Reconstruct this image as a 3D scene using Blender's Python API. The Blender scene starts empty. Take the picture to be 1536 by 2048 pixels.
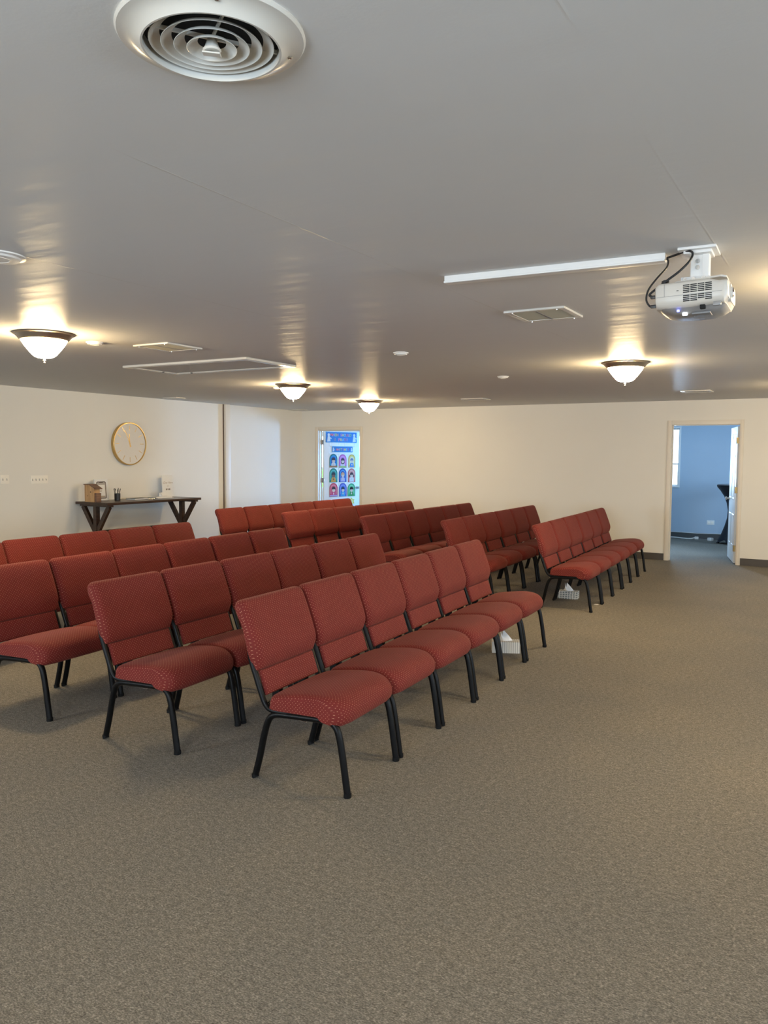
import bpy, bmesh, math, random
from mathutils import Vector, Matrix
random.seed(7)
PI = math.pi
S = bpy.context.scene
COL = S.collection
H = 2.44            # ceiling height
WL = -9.32          # left wall plane
D = 12.878          # back wall plane
YF = 16.645         # far wall of the rooms behind
XR = 4.6            # right wall plane
YN = -2.6           # wall behind the camera

# ------------------------------------------------------------------ materials
def new_mat(name):
    m = bpy.data.materials.new(name); m.use_nodes = True
    nt = m.node_tree
    return m, nt, nt.nodes['Principled BSDF']

def srgb(r, g, b):
    f = lambda c: (c/255/12.92) if c/255 <= .04045 else ((c/255+.055)/1.055)**2.4
    return (f(r), f(g), f(b), 1)

def mat(name, col, rough=.5, metal=0, spec=.5, bump=0, bscale=200):
    m, nt, p = new_mat(name)
    p.inputs['Base Color'].default_value = col
    p.inputs['Roughness'].default_value = rough
    p.inputs['Metallic'].default_value = metal
    p.inputs['Specular IOR Level'].default_value = spec
    tc = nt.nodes.new('ShaderNodeTexCoord')
    nz = nt.nodes.new('ShaderNodeTexNoise'); nz.inputs['Scale'].default_value = bscale
    nt.links.new(tc.outputs['Object'], nz.inputs['Vector'])
    mp = nt.nodes.new('ShaderNodeMapRange')
    mp.inputs['To Min'].default_value = max(0, rough-.04); mp.inputs['To Max'].default_value = min(1, rough+.04)
    nt.links.new(nz.outputs['Fac'], mp.inputs['Value']); nt.links.new(mp.outputs['Result'], p.inputs['Roughness'])
    if bump:
        b = nt.nodes.new('ShaderNodeBump'); b.inputs['Strength'].default_value = bump; b.inputs['Distance'].default_value = .002
        nt.links.new(nz.outputs['Fac'], b.inputs['Height']); nt.links.new(b.outputs['Normal'], p.inputs['Normal'])
    return m

def emit(name, col, strength):
    m, nt, p = new_mat(name)
    p.inputs['Base Color'].default_value = (.8, .8, .8, 1)
    p.inputs['Emission Color'].default_value = col
    p.inputs['Emission Strength'].default_value = strength
    return m

class N:      # tiny node helper
    def __init__(s, nt): s.nt = nt
    def __call__(s, kind, **kw):
        n = s.nt.nodes.new(kind)
        for k, v in kw.items():
            if k == 'op': n.operation = v
            else: n.inputs[k].default_value = v
        return n
    def l(s, a, b): s.nt.links.new(a, b)

def wall_mat(name, col):
    m, nt, p = new_mat(name); n = N(nt)
    tc = n('ShaderNodeTexCoord')
    z1 = n('ShaderNodeTexNoise', Scale=1.3, Detail=4.0); z2 = n('ShaderNodeTexNoise', Scale=160.0, Detail=2.0)
    n.l(tc.outputs['Object'], z1.inputs['Vector']); n.l(tc.outputs['Object'], z2.inputs['Vector'])
    r = n('ShaderNodeValToRGB'); n.l(z1.outputs['Fac'], r.inputs['Fac'])
    c = Vector(col[:3])
    r.color_ramp.elements[0].color = (*(c*.965), 1); r.color_ramp.elements[1].color = (*(c*1.03), 1)
    n.l(r.outputs['Color'], p.inputs['Base Color'])
    b = n('ShaderNodeBump', Strength=.12, Distance=.003); n.l(z2.outputs['Fac'], b.inputs['Height']); n.l(b.outputs['Normal'], p.inputs['Normal'])
    p.inputs['Roughness'].default_value = .62
    p.inputs['Specular IOR Level'].default_value = .3
    return m

M = {}
M['wall'] = wall_mat('cream_wall_paint', (.80, .775, .71, 1))
M['wall_daylight_tint'] = wall_mat('daylight_tinted_grey_wall', (.42, .53, .645, 1))  # blue cast of cool daylight painted into the grey office walls
M['wall_white'] = wall_mat('white_wall_paint', (.80, .82, .84, 1))

def ceiling_mat():
    m, nt, p = new_mat('glossy_ceiling_paint'); n = N(nt)
    tc = n('ShaderNodeTexCoord'); sp = n('ShaderNodeSeparateXYZ'); n.l(tc.outputs['Object'], sp.inputs[0])
    # plasterboard seams running along Y
    a = n('ShaderNodeMath', op='ADD'); a.inputs[1].default_value = .52+1.333*20; n.l(sp.outputs['X'], a.inputs[0])
    w = n('ShaderNodeMath', op='PINGPONG'); w.inputs[1].default_value = .6665; n.l(a.outputs[0], w.inputs[0])
    rg = n('ShaderNodeMapRange'); rg.inputs['From Min'].default_value = 0; rg.inputs['From Max'].default_value = .006
    rg.inputs['To Min'].default_value = 1; rg.inputs['To Max'].default_value = 0; n.l(w.outputs[0], rg.inputs['Value'])
    brk = n('ShaderNodeTexNoise', Scale=.9, Detail=1.0); n.l(tc.outputs['Object'], brk.inputs['Vector'])
    br = n('ShaderNodeMapRange'); br.inputs['From Min'].default_value = .45; br.inputs['From Max'].default_value = .6
    n.l(brk.outputs['Fac'], br.inputs['Value'])
    seam = n('ShaderNodeMath', op='MULTIPLY'); n.l(rg.outputs[0], seam.inputs[0]); n.l(br.outputs[0], seam.inputs[1])
    # long soft waves and roller texture
    mp = n('ShaderNodeMapping'); mp.inputs['Scale'].default_value = (.6, 2.2, 1); mp.inputs['Rotation'].default_value = (0, 0, -.45); n.l(tc.outputs['Object'], mp.inputs['Vector'])
    z1 = n('ShaderNodeTexNoise', Scale=2.4, Detail=3.0, Roughness=.5); n.l(mp.outputs[0], z1.inputs['Vector'])
    z2 = n('ShaderNodeTexNoise', Scale=120.0, Detail=2.0); n.l(tc.outputs['Object'], z2.inputs['Vector'])
    b1 = n('ShaderNodeBump', Strength=.42, Distance=.025); n.l(z1.outputs['Fac'], b1.inputs['Height'])
    b2 = n('ShaderNodeBump', Strength=.12, Distance=.002); n.l(z2.outputs['Fac'], b2.inputs['Height']); n.l(b1.outputs['Normal'], b2.inputs['Normal'])
    b3 = n('ShaderNodeBump', Strength=.35, Distance=.003); n.l(seam.outputs[0], b3.inputs['Height']); n.l(b2.outputs['Normal'], b3.inputs['Normal'])
    n.l(b3.outputs['Normal'], p.inputs['Normal'])
    mx = n('ShaderNodeMixRGB'); mx.inputs['Color1'].default_value = (.69, .685, .67, 1); mx.inputs['Color2'].default_value = (.60, .57, .53, 1)
    sm = n('ShaderNodeMath', op='MULTIPLY'); sm.inputs[1].default_value = .7; n.l(seam.outputs[0], sm.inputs[0]); n.l(sm.outputs[0], mx.inputs['Fac'])
    n.l(mx.outputs[0], p.inputs['Base Color'])
    p.inputs['Roughness'].default_value = .35
    p.inputs['Specular IOR Level'].default_value = .5
    df = n('ShaderNodeBsdfDiffuse'); n.l(mx.outputs[0], df.inputs['Color']); b4 = n('ShaderNodeBump', Strength=.10, Distance=.002); n.l(z2.outputs['Fac'], b4.inputs['Height'])
    b5 = n('ShaderNodeBump', Strength=.25, Distance=.003); n.l(seam.outputs[0], b5.inputs['Height']); n.l(b4.outputs['Normal'], b5.inputs['Normal'])
    n.l(b5.outputs['Normal'], df.inputs['Normal'])
    ms = n('ShaderNodeMixShader'); ms.inputs[0].default_value = .25; n.l(df.outputs[0], ms.inputs[1]); n.l(p.outputs[0], ms.inputs[2])
    n.l(ms.outputs[0], nt.nodes['Material Output'].inputs['Surface'])
    return m
M['ceiling'] = ceiling_mat()

def carpet_mat():
    m, nt, p = new_mat('loop_carpet'); n = N(nt)
    tc = n('ShaderNodeTexCoord')
    mp = n('ShaderNodeMapping'); mp.inputs['Scale'].default_value = (.55, 1.0, 1); mp.inputs['Rotation'].default_value = (0, 0, .03)
    n.l(tc.outputs['Object'], mp.inputs['Vector'])
    z1 = n('ShaderNodeTexNoise', Scale=210.0, Detail=4.0, Roughness=.75); n.l(mp.outputs[0], z1.inputs['Vector'])
    z2 = n('ShaderNodeTexNoise', Scale=60.0, Detail=3.0, Roughness=.6); n.l(mp.outputs[0], z2.inputs['Vector'])
    z3 = n('ShaderNodeTexNoise', Scale=1.6, Detail=3.0); n.l(tc.outputs['Object'], z3.inputs['Vector'])
    add = n('ShaderNodeMath', op='MULTIPLY_ADD'); add.inputs[1].default_value = .30; n.l(z2.outputs['Fac'], add.inputs[0]); n.l(z1.outputs['Fac'], add.inputs[2])
    r = n('ShaderNodeValToRGB'); n.l(add.outputs[0], r.inputs['Fac'])
    e = r.color_ramp.elements
    e[0].position = .46; e[0].color = (.075, .069, .053, 1)
    e[1].position = .90; e[1].color = (.475, .435, .36, 1)
    k = e.new(.66); k.color = (.190, .173, .145, 1)
    mx = n('ShaderNodeMixRGB'); mx.blend_type = 'MULTIPLY'; mx.inputs['Fac'].default_value = 1
    r2 = n('ShaderNodeValToRGB'); n.l(z3.outputs['Fac'], r2.inputs['Fac'])
    r2.color_ramp.elements[0].position = .3; r2.color_ramp.elements[0].color = (.93, .94, .95, 1)
    r2.color_ramp.elements[1].position = .7; r2.color_ramp.elements[1].color = (1.05, 1.03, 1.0, 1)
    n.l(r.outputs['Color'], mx.inputs['Color1']); n.l(r2.outputs['Color'], mx.inputs['Color2'])
    n.l(mx.outputs[0], p.inputs['Base Color'])
    b = n('ShaderNodeBump', Strength=.6, Distance=.004); n.l(z1.outputs['Fac'], b.inputs['Height']); n.l(b.outputs['Normal'], p.inputs['Normal'])
    p.inputs['Roughness'].default_value = .95; p.inputs['Specular IOR Level'].default_value = .12
    return m
M['carpet'] = carpet_mat()

def fabric_mat():
    m, nt, p = new_mat('maroon_dotted_fabric'); n = N(nt)
    uv = n('ShaderNodeUVMap')
    mp = n('ShaderNodeMapping'); mp.inputs['Rotation'].default_value = (0, 0, PI/4); mp.inputs['Scale'].default_value = (74, 74, 74)
    n.l(uv.outputs['UV'], mp.inputs['Vector'])
    vo = n('ShaderNodeTexVoronoi'); vo.voronoi_dimensions = '2D'; vo.inputs['Scale'].default_value = 1; vo.inputs['Randomness'].default_value = .10
    n.l(mp.outputs[0], vo.inputs['Vector'])
    dot = n('ShaderNodeMapRange'); dot.inputs['From Min'].default_value = .075; dot.inputs['From Max'].default_value = .145
    dot.inputs['To Min'].default_value = 1; dot.inputs['To Max'].default_value = 0; n.l(vo.outputs['Distance'], dot.inputs['Value'])
    wv = n('ShaderNodeTexNoise', Scale=900.0, Detail=2.0); n.l(uv.outputs['UV'], wv.inputs['Vector'])
    cl = n('ShaderNodeTexNoise', Scale=9.0, Detail=3.0); n.l(uv.outputs['UV'], cl.inputs['Vector'])
    r = n('ShaderNodeValToRGB'); n.l(wv.outputs['Fac'], r.inputs['Fac'])
    r.color_ramp.elements[0].position = .3; r.color_ramp.elements[0].color = (.120, .013, .010, 1)
    r.color_ramp.elements[1].position = .7; r.color_ramp.elements[1].color = (.230, .028, .020, 1)
    sh = n('ShaderNodeMixRGB'); sh.blend_type = 'MULTIPLY'; sh.inputs['Fac'].default_value = .25
    n.l(r.outputs['Color'], sh.inputs['Color1']); n.l(cl.outputs['Fac'], sh.inputs['Color2'])
    mx = n('ShaderNodeMixRGB'); mx.inputs['Color2'].default_value = (.62, .32, .20, 1)
    dm = n('ShaderNodeMath', op='MULTIPLY'); dm.inputs[1].default_value = .7; n.l(dot.outputs[0], dm.inputs[0])
    n.l(sh.outputs[0], mx.inputs['Color1']); n.l(dm.outputs[0], mx.inputs['Fac'])
    n.l(mx.outputs[0], p.inputs['Base Color'])
    b = n('ShaderNodeBump', Strength=.35, Distance=.001); n.l(wv.outputs['Fac'], b.inputs['Height']); n.l(b.outputs['Normal'], p.inputs['Normal'])
    p.inputs['Roughness'].default_value = .8; p.inputs['Specular IOR Level'].default_value = .25
    p.inputs['Sheen Weight'].default_value = .12; p.inputs['Sheen Roughness'].default_value = .4
    p.inputs['Sheen Tint'].default_value = (.9, .45, .35, 1)
    return m
M['fabric'] = fabric_mat()

def wood_mat(name, c0, c1, scale, axis, rough=.4):
    m, nt, p = new_mat(name); n = N(nt)
    tc = n('ShaderNodeTexCoord'); mp = n('ShaderNodeMapping')
    sc = [1, 1, 1]; sc[axis] = .08; mp.inputs['Scale'].default_value = sc
    n.l(tc.outputs['Object'], mp.inputs['Vector'])
    z = n('ShaderNodeTexNoise', Scale=scale, Detail=5.0, Roughness=.6); n.l(mp.outputs[0], z.inputs['Vector'])
    r = n('ShaderNodeValToRGB'); n.l(z.outputs['Fac'], r.inputs['Fac'])
    r.color_ramp.elements[0].position = .3; r.color_ramp.elements[0].color = c0
    r.color_ramp.elements[1].position = .7; r.color_ramp.elements[1].color = c1
    n.l(r.outputs['Color'], p.inputs['Base Color']); p.inputs['Roughness'].default_value = rough
    return m
M['dark_wood'] = wood_mat('dark_stained_wood', (.018, .009, .006, 1), (.060, .028, .016, 1), 40, 1, .30)
M['pale_wood'] = wood_mat('pale_cedar', (.36, .19, .075, 1), (.60, .36, .16, 1), 38, 2, .55)
M['brown_wood'] = wood_mat('brown_cedar', (.10, .05, .03, 1), (.26, .14, .085, 1), 40, 1, .5)
M['black_metal'] = mat('black_powdercoat', (.003, .003, .0032, 1), .40, 0, .20, .05, 300)
M['rubber'] = mat('black_rubber', (.005, .005, .005, 1), .7, 0, .2)
M['chrome'] = mat('bright_steel', (.62, .60, .56, 1), .25, 1)
M['nickel'] = mat('brushed_nickel', (.56, .50, .43, 1), .42, 1)
M['brass'] = mat('brass', (.62, .45, .20, 1), .3, 1)
M['gold'] = mat('brushed_gold', (.62, .43, .17, 1), .34, 1)
M['trim'] = mat('cream_trim_paint', (.76, .70, .60, 1), .4)
M['door_white'] = mat('white_door_paint', (.82, .83, .82, 1), .4)
M['white'] = mat('white_plastic', (.80, .79, .76, 1), .4)
M['ivory'] = mat('ivory_plastic', (.90, .86, .77, 1), .4)
M['white_metal'] = mat('white_enamel', (.66, .64, .58, 1), .22, 0, .6)
M['paper'] = mat('white_paper', (.84, .82, .78, 1), .7)
M['tissue'] = mat('white_tissue', (.88, .90, .92, 1), .9, 0, .1, .3, 60)
M['dark'] = mat('void_shade', (.006, .006, .006, 1), .8)  # near-black colour stands in for the shade inside ducts and slots
M['black_plastic'] = mat('black_plastic', (.014, .014, .015, 1), .4)
M['grey_plastic'] = mat('grey_plastic', (.22, .22, .22, 1), .45)
M['base'] = mat('dark_vinyl_base', (.070, .060, .050, 1), .45)
M['base_blue'] = mat('slate_vinyl_base', (.055, .058, .060, 1), .5)
M['filter'] = mat('pleated_filter', (.34, .31, .23, 1), .8, 0, .2, .5, 90)
M['slat'] = mat('dusty_cream_slats', (.42, .38, .28, 1), .5)
M['hatch_grey'] = mat('grey_hatch_panel', (.46, .44, .41, 1), .45)
M['brown_strip'] = mat('dark_brown_strip', (.13, .09, .065, 1), .7)
M['spandex'] = mat('black_spandex', (.010, .010, .016, 1), .55, 0, .4)
M['tabletop_grey'] = mat('grey_table_cap', (.17, .18, .20, 1), .4)
M['grass'] = mat('grass', (.10, .26, .035, 1), .9, 0, .1, .5, 30)
M['ink'] = mat('dark_ink', (.10, .075, .06, 1), .7)
M['pale_ink'] = mat('pale_ink', (.42, .33, .25, 1), .7)
M['projector'] = mat('ivory_projector_shell', (.66, .62, .55, 1), .38)
M['projector_grey'] = mat('grey_projector_base', (.30, .29, .28, 1), .4)
M['led_blue'] = emit('blue_led', (.10, .14, 1, 1), 3)
M['led_white'] = emit('white_led', (.8, .93, 1, 1), 3)
M['lamp_glass'] = emit('lit_frosted_glass', (1.0, .74, .40, 1), 122)

def glass_mat(name='window_glass', ior=1.45):
    m = bpy.data.materials.new(name); m.use_nodes = True; nt = m.node_tree; n = N(nt)
    nt.nodes.clear()
    o = n('ShaderNodeOutputMaterial'); t = n('ShaderNodeBsdfTransparent'); g = n('ShaderNodeBsdfGlossy', Roughness=.02)
    f = n('ShaderNodeFresnel', IOR=ior); x = n('ShaderNodeMixShader')
    n.l(f.outputs[0], x.inputs[0]); n.l(t.outputs[0], x.inputs[1]); n.l(g.outputs[0], x.inputs[2]); n.l(x.outputs[0], o.inputs['Surface'])
    return m
M['glass'] = glass_mat(); M['thin_glass'] = glass_mat('clock_glass', 1.10)

def flat(name, r, g, b): 
    if name not in M: M[name] = mat(name, tuple(c*.72 for c in srgb(r, g, b)[:3])+(1,), .6)
    return M[name]

# ------------------------------------------------------------------ mesh helpers
class MB:
    def __init__(s): s.v = []; s.f = []; s.uv = {}; s.mi = []; s.cur = 0
    def add(s, vs, fs, uvs=None):
        o = len(s.v); s.v += [tuple(x) for x in vs]
        for f in fs: s.f.append(tuple(i+o for i in f)); s.mi.append(s.cur)
        if uvs is not None:
            for i, u in enumerate(uvs): s.uv[o+i] = u
        return s
    def box(s, x0, x1, y0, y1, z0, z1, bev=0):
        if bev:
            bm = bmesh.new(); bmesh.ops.create_cube(bm, size=1)
            for v in bm.verts: v.co = Vector(((x0+x1)/2+v.co.x*(x1-x0), (y0+y1)/2+v.co.y*(y1-y0), (z0+z1)/2+v.co.z*(z1-z0)))
            bmesh.ops.bevel(bm, geom=bm.edges[:], offset=bev, segments=2, affect='EDGES', profile=.7)
            bm.verts.index_update()
            s.add([v.co for v in bm.verts], [[v.index for v in f.verts] for f in bm.faces]); bm.free(); return s
        return s.add([(x0,y0,z0),(x1,y0,z0),(x1,y1,z0),(x0,y1,z0),(x0,y0,z1),(x1,y0,z1),(x1,y1,z1),(x0,y1,z1)],
                     [(0,3,2,1),(4,5,6,7),(0,1,5,4),(1,2,6,5),(2,3,7,6),(3,0,4,7)])
    def beam(s, a, b, w, h, up=(0,0,1)):
        a = Vector(a); b = Vector(b); d = (b-a).normalized(); up = Vector(up)
        x = d.cross(up); x = x.normalized() if x.length > 1e-4 else Vector((1,0,0)); y = x.cross(d)
        vs = [p+x*(i*w/2)+y*(j*h/2) for p in (a, b) for i, j in ((-1,-1),(1,-1),(1,1),(-1,1))]
        return s.add(vs, [(0,1,2,3),(7,6,5,4),(0,4,5,1),(1,5,6,2),(2,6,7,3),(3,7,4,0)])
    def tube(s, pts, r, n=10, r2=None, cap=True, ref=(0,1,0)):
        """sweep; r along ref-plane normal, r2 along ref"""
        pts = [Vector(p) for p in pts]; r2 = r2 or r; ref = Vector(ref); rings = []
        for i, p in enumerate(pts):
            t = (pts[min(i+1, len(pts)-1)]-pts[max(i-1, 0)]).normalized()
            b = ref - t*ref.dot(t)
            if b.length < 1e-4: b = Vector((1,0,0)) - t*t.x
            b.normalize(); a = t.cross(b)
            rings.append([p+a*(r*math.cos(2*PI*k/n))+b*(r2*math.sin(2*PI*k/n)) for k in range(n)])
        vs = [v for q in rings for v in q]; fs = []
        for i in range(len(pts)-1):
            for k in range(n):
                k2 = (k+1) % n; fs.append((i*n+k, i*n+k2, (i+1)*n+k2, (i+1)*n+k))
        if cap: fs += [tuple(range(n-1, -1, -1)), tuple((len(pts)-1)*n+k for k in range(n))]
        return s.add(vs, fs)
    def lathe(s, prof, n=32, c=(0,0,0), fn=None):
        vs = []; fs = []; m = len(prof)
        for r, z in prof:
            for k in range(n):
                a = 2*PI*k/n; rr, zz = (r, z) if fn is None else fn(r, z, a)
                vs.append((c[0]+rr*math.cos(a), c[1]+rr*math.sin(a), c[2]+zz))
        for i in range(m-1):
            for k in range(n):
                k2 = (k+1) % n; fs.append((i*n+k, i*n+k2, (i+1)*n+k2, (i+1)*n+k))
        if prof[0][0] > 1e-6: fs.append(tuple(range(n-1, -1, -1)))
        if prof[-1][0] > 1e-6: fs.append(tuple((m-1)*n+k for k in range(n)))
        return s.add(vs, fs)
    def ring(s, prof, n=40, c=(0,0,0)):        # closed profile, no caps
        vs = []; fs = []; m = len(prof)
        for r, z in prof:
            for k in range(n): a = 2*PI*k/n; vs.append((c[0]+r*math.cos(a), c[1]+r*math.sin(a), c[2]+z))
        for i in range(m):
            for k in range(n):
                k2 = (k+1) % n; j = (i+1) % m; fs.append((i*n+k, i*n+k2, j*n+k2, j*n+k))
        return s.add(vs, fs)
    def poly(s, pts): return s.add(pts, [tuple(range(len(pts)))])
    def prism(s, pts, ext):
        n = len(pts); e = Vector(ext); vs = [Vector(p) for p in pts]; vs += [p+e for p in vs]
        return s.add(vs, [tuple(range(n-1, -1, -1)), tuple(range(n, 2*n))]+[(i, (i+1) % n, n+(i+1) % n, n+i) for i in range(n)])
    def build(s, name, mats, parent=None, smooth=35, fix=True):
        me = bpy.data.meshes.new(name); me.from_pydata(s.v, [], s.f)
        if not isinstance(mats, (list, tuple)): mats = [mats]
        for m in mats: me.materials.append(m)
        if len(mats) > 1: me.polygons.foreach_set('material_index', s.mi)
        if s.uv:
            l = me.uv_layers.new(name='UVMap')
            for lp in me.loops: l.data[lp.index].uv = s.uv.get(lp.vertex_index, (0, 0))
        if fix:
            bm = bmesh.new(); bm.from_mesh(me); bmesh.ops.recalc_face_normals(bm, faces=bm.faces[:]); bm.to_mesh(me); bm.free()
        if smooth:
            me.polygons.foreach_set('use_smooth', [True]*len(me.polygons)); me.set_sharp_from_angle(angle=math.radians(smooth))
        me.update()
        o = bpy.data.objects.new(name, me); COL.objects.link(o)
        if parent: o.parent = parent
        return o

def tag(o, label=None, cat=None, group=None, kind=None):
    if label: o['label'] = label
    if cat: o['category'] = cat
    if group: o['group'] = group
    if kind: o['kind'] = kind
    return o
def empty(name, loc, rz=0, rot=None):
    o = bpy.data.objects.new(name, None); COL.objects.link(o); o.location = loc
    o.rotation_euler = rot or (0, 0, rz); o.empty_display_size = .05
    return o
def struct(mb, name, m, parent=None, smooth=0):
    o = mb.build(name, m, parent, smooth); 
    if not parent: o['kind'] = 'structure'
    return o
def copy_tree(o, parent=None):
    c = o.copy(); COL.objects.link(c)
    if parent: c.parent = parent
    for ch in list(o.children): copy_tree(ch, c)
    return c
def bez(pts, n=8):        # Catmull-Rom through points
    pts = [Vector(p) for p in pts]; out = []
    P = [pts[0]*2-pts[1]]+pts+[pts[-1]*2-pts[-2]]
    for i in range(1, len(P)-2):
        for k in range(n):
            t = k/n; a, b, c, d = P[i-1], P[i], P[i+1], P[i+2]
            out.append(.5*((2*b)+(c-a)*t+(2*a-5*b+4*c-d)*t*t+(3*b-a-3*c+d)*t**3))
    out.append(pts[-1]); return out

# ------------------------------------------------------------------ the room
LDX0, LDX1, LDZ = -8.925, -7.985, 2.060     # left doorway, clear opening
RDX0, RDX1, RDZ = -2.397, -1.445, 2.073     # right doorway
WB = D+.12
struct(MB().box(-12.6, XR+.12, YN-.12, 16.8, -.12, 0), 'floor', M['carpet'])
struct(MB().box(-12.6, XR+.12, YN-.12, WB, H, H+.12), 'ceiling', M['ceiling'])
struct(MB().box(-12.6, XR+.12, WB, 16.8, H, H+.12), 'ceiling_back_rooms', M['wall_white'])
struct(MB().box(WL-.12, WL, YN-.12, D, 0, H), 'wall_left', M['wall'])
w = MB()
w.box(-12.6, LDX0-.02, D, WB, 0, H); w.box(LDX0-.02, LDX1+.02, D, WB, LDZ+.02, H)
w.box(LDX1+.02, RDX0-.02, D, WB, 0, H); w.box(RDX0-.02, RDX1+.02, D, WB, RDZ+.02, H); w.box(RDX1+.02, XR+.12, D, WB, 0, H)
struct(w, 'wall_back', M['wall'])

def wall_with_windows(name, m, along, fixed0, fixed1, a0, a1, wins):
    """wall slab with rectangular holes; along 'x' or 'y'; wins (a,b,z0,z1)"""
    mb = MB()
    def bx(p, q, z0, z1):
        if q-p < 1e-4 or z1-z0 < 1e-4: return
        if along == 'x': mb.box(p, q, fixed0, fixed1, z0, z1)
        else: mb.box(fixed0, fixed1, p, q, z0, z1)
    c = a0
    for (p, q, z0, z1) in wins:
        bx(c, p, 0, H); bx(p, q, 0, z0); bx(p, q, z1, H); c = q
    bx(c, a1, 0, H)
    return struct(mb, name, m)

def window(name, along, face, out, p, q, z0, z1, casing=.07, rail=True, sw=.035):
    """face: coordinate of the inner wall face; out: +1/-1 direction to outdoors along the wall normal"""
    def bx(mb, a, b, n0, n1, za, zb):
        n0, n1 = sorted((face+out*n0, face+out*n1))
        if along == 'x': mb.box(a, b, n0, n1, za, zb)
        else: mb.box(n0, n1, a, b, za, zb)
    f = MB()
    for a, b, za, zb in ((p-casing, p, z0-casing, z1+casing), (q, q+casing, z0-casing, z1+casing), (p, q, z1, z1+casing), (p, q, z0-casing, z0)):
        bx(f, a, b, -.016, 0, za, zb)
    for a, b, za, zb in ((p, p+.012, z0, z1), (q-.012, q, z0, z1), (p, q, z1-.012, z1), (p, q, z0, z0+.012)): bx(f, a, b, 0, .14, za, zb)
    o = struct(f, name, M['door_white'])
    s_ = MB(); zm = z0+(z1-z0)*.37
    for za, zb, n0 in (((zm, z1-.012, .075), (z0+.012, zm+.03, .045)) if rail else ((z0+.012, z1-.012, .06),)):
        a, b = p+.012, q-.012
        for e in ((a, a+sw, za, zb), (b-sw, b, za, zb), (a, b, zb-sw, zb), (a, b, za, za+sw)): bx(s_, e[0], e[1], n0, n0+.028, e[2], e[3])
    s_.build('sash', M['door_white'], o, 0)
    g = MB(); bx(g, p+.012, q-.012, .068, .072, z0+.012, z1-.012); g.build('pane', M['glass'], o, 0)
    return o

far_wins = [(-11.75, -10.25, .75, 2.10), (-6.90, -6.50, .25, 2.06), (-3.75, -2.955, 1.02, 2.16)]
wall_with_windows('wall_far_classroom', M['wall_white'], 'x', YF, YF+.14, -12.6, -5.0, far_wins[:2])
wall_with_windows('wall_far_office', M['wall_daylight_tint'], 'x', YF, YF+.14, -5.0, XR+.12, far_wins[2:])
window('window_1', 'x', YF, 1, *far_wins[0]); window('window_2', 'x', YF, 1, *far_wins[1], rail=False); window('window_3', 'x', YF, 1, *far_wins[2], casing=.025, sw=.018)
struct(MB().box(-12.72, -12.6, D, YF+.14, 0, H), 'wall_far_left', M['wall_white'])
struct(MB().box(-5.06, -4.94, WB, YF, 0, H), 'wall_partition', M['wall_daylight_tint'])
wall_with_windows('wall_office_right', M['wall_daylight_tint'], 'y', .5, .62, WB, YF, [(14.2, 16.0, .8, 2.1)])
window('window_9', 'y', .5, 1, 14.2, 16.0, .8, 2.1)  # window added out of view to light the office from the right
right_wins = [(-1.2, .6, .8, 2.1), (3.0, 4.8, .8, 2.1), (7.4, 9.2, .8, 2.1)]
wall_with_windows('wall_right', M['wall'], 'y', XR, XR+.12, YN-.12, D, right_wins)
near_wins = [(-7.2, -5.2, .8, 2.1), (-1.6, .6, .8, 2.1)]
wall_with_windows('wall_front', M['wall'], 'x', YN-.12, YN, WL-.12, XR+.12, near_wins)
for i, wv in enumerate(right_wins): window('window_%d' % (4+i), 'y', XR, 1, *wv)
for i, wv in enumerate(near_wins): window('window_%d' % (7+i), 'x', YN, -1, *wv)
struct(MB().box(-24, 60, 16.9, 110, -.45, -.25), 'ground_outside', mat('overexposed_pale_ground', (.72, .71, .68, 1), .8))  # pale ground added so the office window view looks blown out
g = MB(); g.box(-110, -24, 16.9, 110, -.45, -.25)
tag(g.build('lawn', M['grass'], None, 0), 'green lawn outside, seen past the poster door hinges', 'grass', kind='stuff')

# baseboards
bb = lambda x0, x1, y0, y1, h=.105: MB().box(x0, x1, y0, y1, 0, h)
b = MB(); b.box(LDX1+.075, RDX0-.075, D-.008, D, 0, .105); b.box(RDX1+.06, XR, D-.008, D, 0, .105); b.box(WL, LDX0-.075, D-.008, D, 0, .105)
struct(b, 'baseboard_back', M['base'])
struct(bb(WL, WL+.008, YN, 10.56), 'baseboard_left', M['base'])
struct(bb(WL, WL+.008, 10.76, D-.01), 'baseboard_left_end', M['base'])
struct(bb(-4.94, .5, YF-.008, YF, .118), 'baseboard_office', M['base_blue'])
struct(bb(XR-.008, XR, YN, D-.01), 'baseboard_right', M['base'])

# door casings and jambs
def casing(name, x0, x1, zt):
    t = MB(); cw = .068
    for (a, b_, z0, z1) in ((x0-cw, x0, 0, zt+cw), (x1, x1+.052, 0, zt+cw), (x0, x1, zt, zt+cw)):
        t.box(a, b_, D-.016, D, z0, z1, .004)
        t.box(a+.012, b_-.012, D-.022, D-.012, z0, z1-(.0 if z0 == 0 and b_-a < .1 and z1 < zt else .012), .003)
    t.box(x0-.02, x0, D-.002, WB+.002, 0, zt); t.box(x1, x1+.02, D-.002, WB+.002, 0, zt); t.box(x0-.02, x1+.02, D-.002, WB+.002, zt, zt+.02)
    for a, b_, z0, z1 in ((x0, x0+.011, 0, zt), (x1-.011, x1, 0, zt), (x0+.011, x1-.011, zt-.011, zt)): t.box(a, b_, D+.03, D+.065, z0, z1)
    return struct(t, name, M['trim'], None, 30)
casing('trim_1', LDX0, LDX1, LDZ)
casing('trim_2', RDX0, RDX1, RDZ)
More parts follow.
